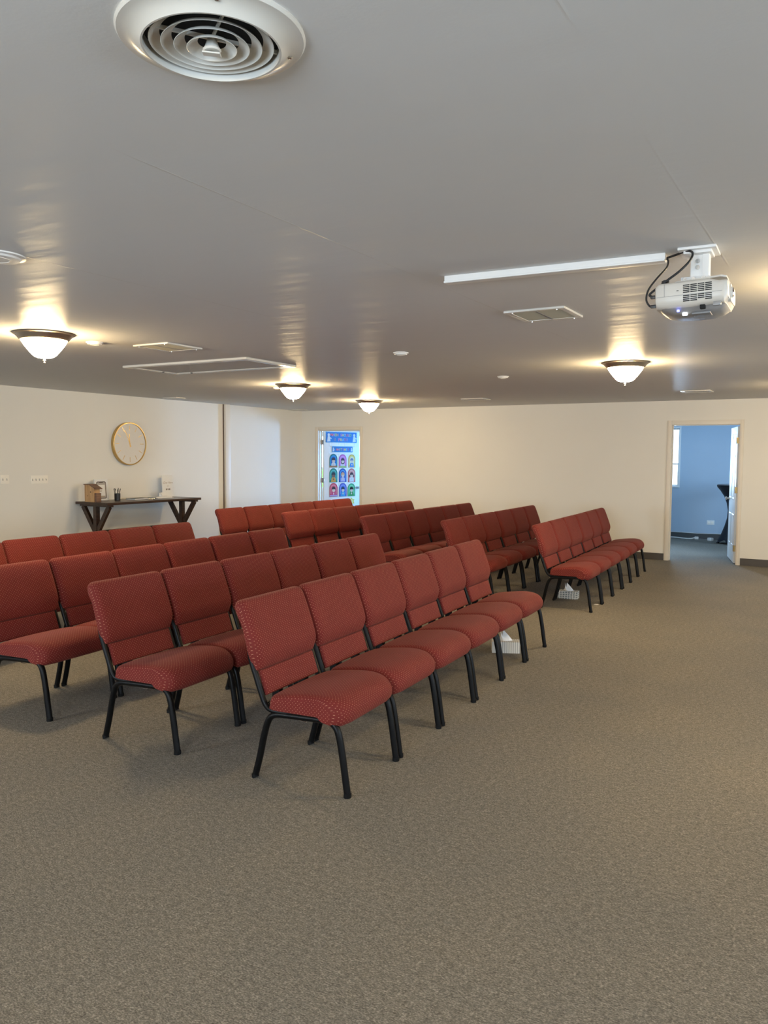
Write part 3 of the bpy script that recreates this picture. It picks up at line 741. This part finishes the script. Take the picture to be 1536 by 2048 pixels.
# shell: rounded, wider at the lens end, belly that curves up at both ends (hung upside down)
xs = [-.138, -.134, -.12, -.08, 0, .07, .105, .125, .137, .141]
def sec(x):
    t = (x+.138)/.279; e = 1 if -.12 <= x <= .105 else (.93 if x in (-.134, .137) else (.97 if x in (-.12, .125) else .86))
    hy_ = .160*(.97 if e == 1 else e) ; zt = .066-(.012 if x > .1 else 0)-(.008 if x < -.13 else 0); zb = -.034-.006*math.sin(PI*t)+(.02 if x > .13 else 0)
    pts = []
    hw_, r_ = hy_, .018
    for (sy, zz, a0) in ((1, zb, -PI/2), (1, zt, 0), (-1, zt, PI/2), (-1, zb, PI)):
        rr_ = .036 if zz == zb else r_
        cy_, cz_ = sy*(hw_-rr_), zz+(rr_ if zz == zb else -rr_)
        for k in range(6): a = a0+PI/2*k/5; pts.append((x, cy_+rr_*math.cos(a), cz_+rr_*math.sin(a)))
    return pts
sh = MB(); R = [sec(x) for x in xs]; n_ = len(R[0]); sh.add([p for r in R for p in r], [(i*n_+k, i*n_+(k+1) % n_, (i+1)*n_+(k+1) % n_, (i+1)*n_+k) for i in range(len(xs)-1) for k in range(n_)]+[tuple(range(n_-1, -1, -1)), tuple((len(xs)-1)*n_+k for k in range(n_))])
sh.build('shell', M['projector'], bd, 40)
# underside cover (its usual top), a shallow boat shape
xs2 = [-.128, -.11, -.07, 0, .06, .10, .128]; dz2 = [0, .012, .022, .027, .026, .020, .004]
bl = MB(); R = []
for x, d_ in zip(xs2, dz2):
    zb = -.036-d_; hw_ = .135-(.02 if abs(x) > .11 else 0)
    R.append([(x, -hw_, -.030), (x, -hw_*.88, zb*.82), (x, -hw_*.6, zb), (x, hw_*.6, zb), (x, hw_*.88, zb*.82), (x, hw_, -.030)])
n_ = 6; bl.add([p for r in R for p in r], [(i*n_+k, i*n_+(k+1) % n_, (i+1)*n_+(k+1) % n_, (i+1)*n_+k) for i in range(len(xs2)-1) for k in range(n_)]+[tuple(range(5, -1, -1)), tuple((len(xs2)-1)*n_+k for k in range(n_))])
bl.build('control_cover', M['projector_grey'], bd, 60)
# cooling grille: two stacks of slots
gr = MB()
for blk in (0, 1):
    for k in range(5 if blk == 0 else 4):
        z = .046-k*.0070-blk*.0415
        for j in range(4):
            if blk == 1 and k == 3 and j == 2: continue
            gr.box(-.027+j*.028, -.002+j*.028, -.1565, -.1535, z-.0019, z+.0019)
gr.build('cooling_slots', M['dark'], bd, 0)
MB().box(-.052, -.044, -.1562, -.150, .026, .029).build('lock_slot', M['dark'], bd, 0)
ld = MB(); ld.box(-.130, .12, -.157, -.154, .008, .009); ld.box(-.10, -.099, -.157, -.154, .008, .06); ld.build('panel_seam', M['grey_plastic'], bd, 0)
# lens end
lz = MB(); pr = [(0, .012), (.020, .010), (.024, .004), (.034, .004), (.036, 0), (.036, -.012), (0, -.012)]
q_ = MB().lathe(pr, 28); lz.add([(.141+v[2], -.06+v[0], .014+v[1]) for v in q_.v], q_.f); lz.build('lens_ring', M['projector'], bd)
q_ = MB().lathe([(0, .007), (.019, .0075), (.019, .012), (0, .015)], 24); lz = MB(); lz.add([(.141+v[2], -.06+v[0], .014+v[1]) for v in q_.v], q_.f)
lz.build('lens', mat('lens_glass', (.02, .015, .03, 1), .05, 0, .8), bd)
MB().box(.085, .115, -.150, -.138, -.046, -.030, .003).build('focus_lever', M['projector_grey'], bd, 30)
MB().box(.035, .055, -.148, -.120, -.052, -.036, .003).build('zoom_notch', M['dark'], bd, 30)
MB().box(-.055, -.045, -.134, -.120, -.053, -.044, .002).build('blue_indicator', M['led_blue'], bd, 30)
MB().box(-.037, -.018, -.108, -.094, -.0655, -.054, .002).build('white_indicator', M['led_white'], bd, 30)
MB().box(.0, .07, -.11, -.03, -.0655, -.058, .002).build('button_pad', M['grey_plastic'], bd, 30)
for (y, z) in ((-.128, .018), (-.128, -.020), ):
    MB().box(-.158, -.136, y-.010, y+.010, z-.006, z+.006, .002).build('cable_plug', M['black_plastic'], bd, 30)
MB().lathe([(0, 0), (.006, 0), (.006, .006), (.015, .008), (.015, .014), (.008, .018), (0, .019)], 14, (-.100, -.125, .064)).build('adjusting_foot', M['black_plastic'], bd)
# loose cables between raceway and projector (local projector frame)
c1 = bez([(-.128, .0, -.022), (-.118, -.03, -.040), (-.118, -.07, -.075), (-.15, -.11, -.125), (-.178, -.125, -.170), (-.185, -.128, -.210), (-.172, -.128, -.236), (-.160, -.128, -.240)], 8)
c2 = bez([(-.128, .0, -.018), (-.09, -.02, -.014), (-.04, -.06, -.012), (-.014, -.09, -.030), (-.02, -.115, -.065), (-.055, -.13, -.105), (-.10, -.135, -.138), (-.14, -.13, -.165), (-.172, -.128, -.190), (-.160, -.128, -.201)], 8)
MB().tube(c1, .0040, 8).build('signal_cable', M['black_plastic'], pj)
MB().tube(c2, .0048, 8).build('power_cable', M['black_plastic'], pj)

# ------------------------------------------------------------------ wall clock and switches
ck = tag(empty('wall_clock', (WL, 8.497, 1.735), 0, (0, PI/2, 0)), 'round gold-rimmed white wall clock above the dark wall table', 'clock')
def toclock(mb): return mb
# lathe axis = local z -> world +x
MB().ring([(.312, 0), (.316, .004), (.316, .052), (.312, .057), (.303, .057), (.300, .052), (.300, .012), (.300, 0)], 72).build('rim', M['gold'], ck)
MB().lathe([(0, .004), (.301, .004), (.301, .042), (0, .042)], 72).build('dial', M['paper'], ck)
mk = MB()
for k in range(12):
    a = k*PI/6; c_, s_ = math.cos(a), math.sin(a); r0, r1 = (.198, .270)
    mk.beam((-r0*c_, r0*s_, .0430), (-r1*c_, r1*s_, .0430), .0075, .002, (0, 0, 1))
mk.build('hour_markers', M['gold'], ck, 0)
def hand(name, ang, l, w_, z):      # clockwise from twelve; up = local -x, right (as seen) = local +y
    d_ = Vector((-math.cos(ang), math.sin(ang), 0)); MB().beam(-d_*.05+Vector((0, 0, z)), d_*l+Vector((0, 0, z)), w_, .002).build(name, M['gold'], ck, 0)
hand('hour_hand', math.radians(-4), .145, .012, .0445); hand('minute_hand', math.radians(-24), .215, .009, .0455); hand('second_hand', math.radians(-24+180), .03, .003, .0465)
MB().lathe([(0, .042), (.010, .042), (.010, .048), (0, .049)], 16).build('hub', M['gold'], ck)
MB().lathe([(0, .0525), (.299, .0525), (.299, .0535), (0, .0535)], 60).build('cover_glass', M['thin_glass'], ck)

def switch(y0, y1, z0, z1, n, lab):
    o = tag(empty('switch_plate', (WL, (y0+y1)/2, (z0+z1)/2)), lab, 'light switch', 'switch plates on the left wall')
    hy_, hz_ = (y1-y0)/2, (z1-z0)/2
    MB().box(0, .007, -hy_, hy_, -hz_, hz_, .003).build('plate', M['ivory'], o, 30)
    for k in range(n):
        yy = -hy_+2*hy_*(k+.5)/n if n > 2 else (-.028+.056*k)
        tg = MB(); tg.box(.006, .009, yy-.006, yy+.006, -.013, .013); tg.build('slot', M['grey_plastic'], o, 0)
        MB().beam((.006, yy, 0), (.019, yy, .009), .007, .010).build('toggle', M['ivory'], o, 0)
    return o
switch(6.405, 6.527, 1.196, 1.308, 2, 'ivory two-toggle switch plate at the left photo edge')
switch(6.842, 7.100, 1.186, 1.293, 5, 'ivory five-toggle switch plate left of the wall table')

# ------------------------------------------------------------------ wall table and what stands on it
ZT = .925; TX0, TX1, TY0, TY1 = -9.275, -8.635, 7.505, 9.31
tb = tag(empty('console_table', ((TX0+TX1)/2, (TY0+TY1)/2, 0)), 'dark stained wooden console table against the left wall below the clock', 'table')
hxT, hyT = (TX1-TX0)/2, (TY1-TY0)/2
MB().box(-hxT, hxT, -hyT, hyT, ZT-.035, ZT, .004).build('tabletop', M['dark_wood'], tb, 30)
for s in (-1, 1):
    yy = s*(hyT-.085)
    lg = MB(); lg.box(-.032, .032, yy-.032, yy+.032, .05, ZT-.035, .003); post = lg.build('leg', M['dark_wood'], tb, 30)
    for sx in (-1, 1):
        br = MB(); br.beam((sx*.012, yy, .50), (sx*.255, yy, ZT-.06), .045, .06, (1, 0, 0)); br.build('brace', M['dark_wood'], tb, 0)
    MB().box(-hxT+.03, hxT-.02, yy-.035, yy+.035, ZT-.062, ZT-.034, .003).build('top_rail', M['dark_wood'], tb, 30)
    MB().box(-.27, .27, yy-.04, yy+.04, 0, .055, .004).build('foot_bar', M['dark_wood'], tb, 30)
MB().box(-.016, .016, -hyT+.04, hyT-.03, .46, .53, .003).build('stretcher', M['dark_wood'], tb, 30)

# wooden birdhouse-like box
bh = tag(empty('wooden_box', (-8.99, 7.59, ZT)), 'pale wooden house-shaped box with slanted lid at table near end', 'box')
pts = [(-.105, -.075, 0), (.080, -.075, 0), (.080, -.075, .190), (-.015, -.075, .235), (-.105, -.075, .235)]
MB().prism(pts, (0, .10, 0)).build('body', M['pale_wood'], bh, 0)
rf = MB(); rf.prism([(-.118, -.083, .236), (-.012, -.083, .236), (.120, -.083, .176), (.120, -.083, .187), (-.010, -.083, .247), (-.118, -.083, .247)], (0, .12, 0)); rf.build('lid', M['brown_wood'], bh, 0)
MB().box(.080, .118, -.065, .015, 0, .125, .003).build('front_pocket', M['brown_wood'], bh, 30)
kn = MB()
for (x, z, r_) in ((.015, .138, .013), (-.045, .085, .009)): kn.poly([(x+r_*math.cos(2*PI*k/10), -.0753, z+r_*.7*math.sin(2*PI*k/10)) for k in range(10)])
kn.build('wood_knots', mat('dark_knot', (.08, .04, .02, 1), .6), bh, 0, fix=False)

def rrect(hw_, hh_, r_, x, n=5):
    out = []
    for (sy, sz, a0) in ((1, -1, -PI/2), (1, 1, 0), (-1, 1, PI/2), (-1, -1, PI)):
        for k in range(n+1): a = a0+PI/2*k/n; out.append((x, sy*(hw_-r_)+r_*math.cos(a), sz*(hh_-r_)+r_*math.sin(a)))
    return out
# picture of a phone in a white frame (stands on the table, leans back a little)
pf = tag(empty('framed_print', (-9.20, 7.90, ZT), 0, (0, -.08, 0)), 'white framed print of a phone outline behind the wooden box', 'picture frame')
fr = MB(); fw, fh = .118, .150
for a, b_, c, d in ((-fw, fw, 0, .014), (-fw, fw, 2*fh-.014, 2*fh), (-fw, -fw+.014, .014, 2*fh-.014), (fw-.014, fw, .014, 2*fh-.014)): fr.box(-.008, .008, a, b_, c, d, .002)
fr.build('frame', M['white'], pf, 30)
MB().box(-.006, .003, -fw+.010, fw-.010, .010, 2*fh-.010).build('print', M['paper'], pf, 0)
ph = MB(); o1 = rrect(.085, .122, .024, .0040); o2 = rrect(.074, .111, .016, .0040); k_ = len(o1)
ph.add([(x, y, z+fh-.004) for x, y, z in o1+o2], [(i, (i+1) % k_, k_+(i+1) % k_, k_+i) for i in range(k_)])
ph.box(.0036, .0046, -.032, .032, fh+.098, fh+.110)
ph.build('phone_outline', M['ink'], pf, 0)
sc_ = MB(); sc_.cur = 0; sc_.poly([(.0038, y, z+fh-.004) for _, y, z in rrect(.074, .111, .016, 0)]); sc_.cur = 1
sc_.poly([(.0042, -.062, fh-.085), (.0042, .062, fh-.085), (.0042, .062, fh+.070), (.0042, -.062, fh+.070)])
sc_.build('phone_screen', [flat('screen_grey', 205, 196, 186), M['paper']], pf, 0, fix=False)
tl = MB()
for (y, z, w_) in ((-.02, fh-.005, .03), (-.02, fh-.02, .022), (.0, fh-.098, .05)): tl.box(.0042, .0048, y-w_, y+w_, z-.004, z+.004)
tl.build('printed_lines', M['pale_ink'], pf, 0)

# pen cup
pc = tag(empty('pen_cup', (-9.035, 8.03, ZT)), 'black mesh cup full of pens on the wall table', 'pen cup')
MB().ring([(.040, 0), (.042, .10), (.039, .10), (.037, .004), (0.001, .004), (.001, 0)], 24).build('cup', M['black_plastic'], pc)
pen_cols = [M['black_plastic'], M['grey_plastic'], M['black_plastic'], M['white'], M['black_plastic'], M['grey_plastic'], M['black_plastic']]
for k in range(7):
    a = k*2*PI/7+.3; lean = .030; dx, dy = math.cos(a), math.sin(a)
    pn = empty('pen', (-9.035, 8.03, ZT)); 
    MB().tube([(dx*.015, dy*.015, .005), (dx*(.03+lean*.35), dy*(.03+lean*.35), .135+.008*(k % 3))], .0042, 8, ref=(0, 1, .01)).build('barrel', pen_cols[k], pn)
    MB().tube([(dx*.040, dy*.040, .134+.008*(k % 3)), (dx*.0465, dy*.0465, .158+.008*(k % 3))], .0048, 8, ref=(0, 1, .01)).build('cap', M['black_plastic'], pn)
    tag(pn, 'thin pen standing in the black mesh cup', 'pen', 'pens in the black cup')

# notepads, papers, card, sign
bk = tag(empty('notebook', (-8.99, 8.37, ZT), .05), 'thin dark notebook lying flat near the pen cup', 'notebook')
MB().box(-.09, .09, -.15, .15, 0, .004).build('cover', M['black_plastic'], bk, 0); MB().box(-.086, .088, -.146, .146, .004, .017).build('pages', M['paper'], bk, 0)
MB().box(-.09, .09, -.15, .15, .017, .021).build('cover', flat('cover_grey', 95, 90, 84), bk, 0)
pe = MB().tube([(0, -.06, 0), (0, .06, 0)], .0055, 8, ref=(1, 0, 0)).build('pen', M['chrome']); pe.location = (-8.85, 8.50, ZT+.0055)
tag(pe, 'silver pen lying on the table beside the notebook', 'pen')
pa = MB()
for k in range(6): a = random.uniform(-.05, .05); pa.box(-.10+a*.2, .10+a*.2, -.15+a*.3, .15+a*.3, k*.003, k*.003+.0024)
pa = pa.build('paper_stack', M['paper'], None, 0); pa.location = (-9.05, 8.88, ZT); pa.rotation_euler = (0, 0, -.1)
tag(pa, 'low stack of white papers on the table by the sign', 'papers')
cd = tag(empty('card_holder', (-9.08, 8.965, ZT+.0175), .1), 'small white card holder on top of the paper stack', 'card holder')
MB().prism([(-.035, -.065, 0), (.04, -.065, 0), (.02, -.065, .012), (-.02, -.065, .055), (-.028, -.065, .055)], (0, .13, 0)).build('stand', M['white'], cd, 0)
MB().beam((.024, 0, .016), (-.012, 0, .060), .11, .006, (0, 0, 1)).build('cards', M['paper'], cd, 0)
sg = tag(empty('tabletop_sign', (-9.175, 9.155, ZT), .02, (0, -.05, .02)), 'white upright sign with script lettering and icons at table far end', 'sign')
MB().box(-.006, .006, -.115, .115, .004, .335, .002).build('panel', M['white'], sg, 30)
MB().box(-.030, .045, -.115, .115, 0, .008, .002).build('base', M['white'], sg, 30)
def sign_text(txt, size, y, z, m, nm, shear=.35):
    vs, fs = text_mesh(txt, size, shear=shear); mb = MB(); mb.add([(.0066, y+v.x, z+v.y) for v in vs], fs); mb.build(nm, m, sg, 0, fix=False)
sign_text('Give Here', .050, 0, .205, M['pale_ink'], 'script_lettering'); sign_text('app', .024, 0, .165, M['pale_ink'], 'small_lettering', .1)
ic = MB()
for y in (-.035, 0, .035): ic.poly([(.0066, y+.011*math.cos(2*PI*k/14), .118+.014*math.sin(2*PI*k/14)) for k in range(14)])
ic.build('icons', M['ink'], sg, 0, fix=False)

# ------------------------------------------------------------------ tissue boxes and scrap
def stripes_mat(name, c0, c1, hexa=False):
    m, nt, p = new_mat(name); n = N(nt); uv = n('ShaderNodeUVMap'); sp = n('ShaderNodeSeparateXYZ'); n.l(uv.outputs[0], sp.inputs[0])
    if hexa:
        mp = n('ShaderNodeMapping'); mp.inputs['Scale'].default_value = (34, 44, 1); n.l(uv.outputs[0], mp.inputs['Vector'])
        vo = n('ShaderNodeTexVoronoi'); vo.voronoi_dimensions = '2D'; vo.feature = 'DISTANCE_TO_EDGE'; vo.inputs['Scale'].default_value = 1; vo.inputs['Randomness'].default_value = .25
        n.l(mp.outputs[0], vo.inputs['Vector']); r = n('ShaderNodeMapRange'); r.inputs['From Min'].default_value = .14; r.inputs['From Max'].default_value = .17
        n.l(vo.outputs['Distance'], r.inputs['Value']); fac = r.outputs[0]
    else:
        m1 = n('ShaderNodeMath', op='PINGPONG'); m1.inputs[1].default_value = .0085; n.l(sp.outputs['X'], m1.inputs[0])
        r = n('ShaderNodeMath', op='LESS_THAN'); r.inputs[1].default_value = .0016; n.l(m1.outputs[0], r.inputs[0]); fac = r.outputs[0]
    mx = n('ShaderNodeMixRGB'); mx.inputs['Color1'].default_value = c0; mx.inputs['Color2'].default_value = c1; n.l(fac, mx.inputs['Fac']); n.l(mx.outputs[0], p.inputs['Base Color'])
    p.inputs['Roughness'].default_value = .6; return m
M['stripe'] = stripes_mat('striped_card', (.80, .78, .72, 1), (.16, .15, .13, 1))
M['hex'] = stripes_mat('patterned_card', (.80, .80, .76, 1), (.26, .29, .29, 1), True)
def tissue_box(loc, rz, lx, ly, h, m, lab):
    o = tag(empty('tissue_box', loc, rz), lab, 'tissue box', 'tissue boxes under the chairs')
    mb = MB(); a, c = lx/2, ly/2
    for (p, q) in (((-a, -c), (a, -c)), ((a, -c), (a, c)), ((a, c), (-a, c)), ((-a, c), (-a, -c))):
        L = math.hypot(q[0]-p[0], q[1]-p[1]); mb.add([(*p, 0), (*q, 0), (*q, h), (*p, h)], [(0, 1, 2, 3)], [(0, 0), (L, 0), (L, h), (0, h)])
    mb.add([(-a, -c, h), (a, -c, h), (a, c, h), (-a, c, h)], [(0, 1, 2, 3)], [(0, 0), (0, 0), (0, 0), (0, 0)] if False else [(0, 0), (lx, 0), (lx, ly), (0, ly)])
    mb.add([(-a, -c, 0), (a, -c, 0), (a, c, 0), (-a, c, 0)], [(3, 2, 1, 0)], [(0, 0)]*4)
    mb.build('box', m, o, 0)
    pts = []; ns, nr = 22, 5; vs = []; fs = []
    for i in range(nr+1):
        t = i/nr
        for k in range(ns):
            an = 2*PI*k/ns; rr_ = (1-t*.75)*(1+.25*math.sin(3*an+t*2)); vs.append((.050*rr_*math.cos(an)-.03*t, .022*rr_*math.sin(an)+.004, h-.002+t*(.060+.028*math.sin(an*2+.8))))
    for i in range(nr):
        for k in range(ns): fs.append((i*ns+k, i*ns+(k+1) % ns, (i+1)*ns+(k+1) % ns, (i+1)*ns+k))
    fs.append(tuple(nr*ns+k for k in range(ns)))
    MB().add(vs, fs).build('tissue', M['tissue'], o, 60); return o
tissue_box((-2.378, 6.088, 0), math.radians(25), .225, .115, .09, M['stripe'], 'striped tissue box under the rightmost near-block row')
tissue_box((-2.700, 8.800, 0), math.radians(5), .215, .115, .085, M['hex'], 'grey patterned tissue box under the rightmost far-block row')
sc = MB().prism([(-.022, -.012, 0), (.02, -.016, 0), (.026, .010, 0), (-.006, .016, 0)], (0, 0, .003)).build('paper_scrap', M['paper'], None, 0); sc.location = (-2.326, 8.57, .0)
tag(sc, 'tiny white paper scrap on carpet beside the far-block front leg', 'paper scrap')

# ------------------------------------------------------------------ things in the office
ct = tag(empty('cocktail_table', (-1.775, 16.02, 0)), 'tall cocktail table in a black stretch cover behind the right door', 'table')
prof = [(.005, 1.085), (.365, 1.085), (.385, 1.080), (.375, 1.045), (.320, .98), (.255, .88), (.205, .75), (.185, .62), (.195, .48), (.235, .33), (.29, .18), (.345, .06), (.36, .0)]
def fn(r, z, a):
    t = max(0, min(1, (.75-z)/.75)); k = .5+.5*math.cos(4*a+PI*.15)
    return r*(1-.26*t*(1-k)), z+(.075*(1-k) if z < .02 else (.04*(1-k) if z < .1 else 0))
cv = MB().lathe(prof, 64, (0, 0, 0), fn); cv.f = [f for f in cv.f if len(f) <= 4]; cv.build('stretch_cover', M['spandex'], ct, 60)
MB().lathe([(0, 1.08), (.372, 1.08), (.378, 1.088), (.372, 1.098), (0, 1.098)], 48).build('tabletop', M['tabletop_grey'], ct)
for k in range(4):
    a = -PI*.15/4+k*PI/2; MB().lathe([(0, 0), (.028, 0), (.028, .02), (0, .03)], 12, (.345*math.cos(a), .345*math.sin(a), 0)).build('foot', M['black_plastic'], ct)
ot = tag(empty('wall_outlet', (-2.337, YF, .330)), 'white double outlet low on the daylit bluish office wall', 'outlet')
MB().box(-.068, .068, -.007, 0, -.043, .043, .003).build('plate', M['white'], ot, 30)
for x in (-.03, .03): MB().box(x-.018, x+.018, -.009, -.005, -.017, .017, .002).build('socket', M['ivory'], ot, 30)
cbl = bez([(-3.6, YF-.05, .02), (-3.2, YF-.06, .018), (-2.95, YF-.07, .016), (-2.78, YF-.10, .008), (-2.66, YF-.09, .012), (-2.6, YF-.05, .03)], 8)
ad = MB().tube(cbl, .011, 8).build('white_power_cord', M['white']); tag(ad, 'white power cord along the floor below the office baseboard', 'power cord')
pl = MB().box(-.035, .035, -.03, .03, 0, .05, .008).build('power_adapter', M['white'], None, 30); pl.location = (-2.575, YF-.06, 0); pl.rotation_euler = (0, 0, .2)
tag(pl, 'small white power adapter at the end of the white cord', 'power adapter', 'power adapters on the office floor')
pl2 = MB().box(-.045, .045, -.035, .035, 0, .055, .01).build('power_adapter', M['white'], None, 30); pl2.location = (-2.30, YF-.22, 0); pl2.rotation_euler = (0, 0, -.5)
tag(pl2, 'white power adapter on the office floor near the cocktail table', 'power adapter', 'power adapters on the office floor')
c3 = MB().tube(bez([(-3.6, YF-.014, .124), (-2.9, YF-.014, .119), (-2.5, YF-.014, .110), (-2.2, YF-.014, .118), (-1.6, YF-.014, .110), (-1.5, YF-.014, .06), (-1.48, YF-.014, .005)], 8), .005, 6).build('thin_cable', M['white']); 
tag(c3, 'thin white cable along the top of the office baseboard', 'cable')
c4 = MB().tube(bez([(-2.53, YF-.06, .012), (-2.42, YF-.12, .008), (-2.345, YF-.20, .010)], 6), .005, 6).build('adapter_cord', M['grey_plastic']); tag(c4, 'short grey cord between the two power adapters', 'cord')

# ------------------------------------------------------------------ camera
cam = bpy.data.cameras.new('camera'); co = bpy.data.objects.new('camera', cam); COL.objects.link(co)
F = 1615.354
cam.sensor_fit = 'HORIZONTAL'; cam.sensor_width = 36; cam.lens = F/1536*36; cam.clip_start = .05
r_ = Vector((0.8651508971757395, 0.5014761992882225, 0.005962102267839696)); u_ = Vector((-0.039737673121298445, 0.05669518900690368, 0.9976004074169059)); f_ = Vector((-0.4999348382048585, 0.8633118075706544, -0.06897739092029732))
m3 = Matrix((r_, u_, -f_)).transposed(); co.matrix_world = Matrix.Translation((0, 0, 1.5750916)) @ m3.to_4x4()
S.camera = co

# ------------------------------------------------------------------ daylight
wd = bpy.data.worlds.new('sky'); S.world = wd; wd.use_nodes = True
bg = wd.node_tree.nodes['Background']; bg.inputs['Color'].default_value = (.78, .90, 1, 1); bg.inputs['Strength'].default_value = 4.0
def area(name, loc, direction, sx, sy, power, col):
    l = bpy.data.lights.new(name, 'AREA'); l.shape = 'RECTANGLE'; l.size = sx; l.size_y = sy; l.energy = power; l.color = col
    o = bpy.data.objects.new(name, l); COL.objects.link(o); o.location = loc
    o.rotation_euler = Vector(direction).to_track_quat('-Z', 'Z').to_euler(); return o
SKY = (.62, .80, 1.0)
area('daylight_classroom', (-6.70, YF+.22, 1.16), (-.45, -1, .04), .36, 1.75, 670, (.20, .52, 1.0))
area('daylight_classroom_wide', (-11.0, YF+.25, 1.45), (0, -1, 0), 1.4, 1.3, 260, SKY)
area('daylight_office', (-3.38, YF+.25, 1.6), (.25, -1, -.15), .7, 1.05, 150, (.45, .70, 1.0))
area('added_office_fill_right', (.78, 15.1, 1.45), (-1, .1, -.05), 1.8, 1.3, 115, (.45, .70, 1.0))  # added fill lamp outside the invented right-hand office window
for (a, b_, z0, z1) in right_wins: area('daylight_right', (XR+.25, (a+b_)/2, 1.45), (-1, 0, -.05), b_-a, z1-z0, 135, (.62, .80, 1))
for (a, b_, z0, z1) in near_wins: area('daylight_front', ((a+b_)/2, YN-.25, 1.45), (0, 1, -.05), b_-a, z1-z0, 190, (.62, .80, 1))

S.view_settings.view_transform = 'Standard'; S.view_settings.look = 'None'; S.view_settings.exposure = .18; S.view_settings.gamma = 1
S.view_settings.use_curve_mapping = False
try:
    S.cycles.use_denoising = True; S.cycles.max_bounces = 8; S.cycles.diffuse_bounces = 5; S.cycles.sample_clamp_indirect = 6; S.cycles.caustics_reflective = False; S.cycles.caustics_refractive = False
except Exception: pass
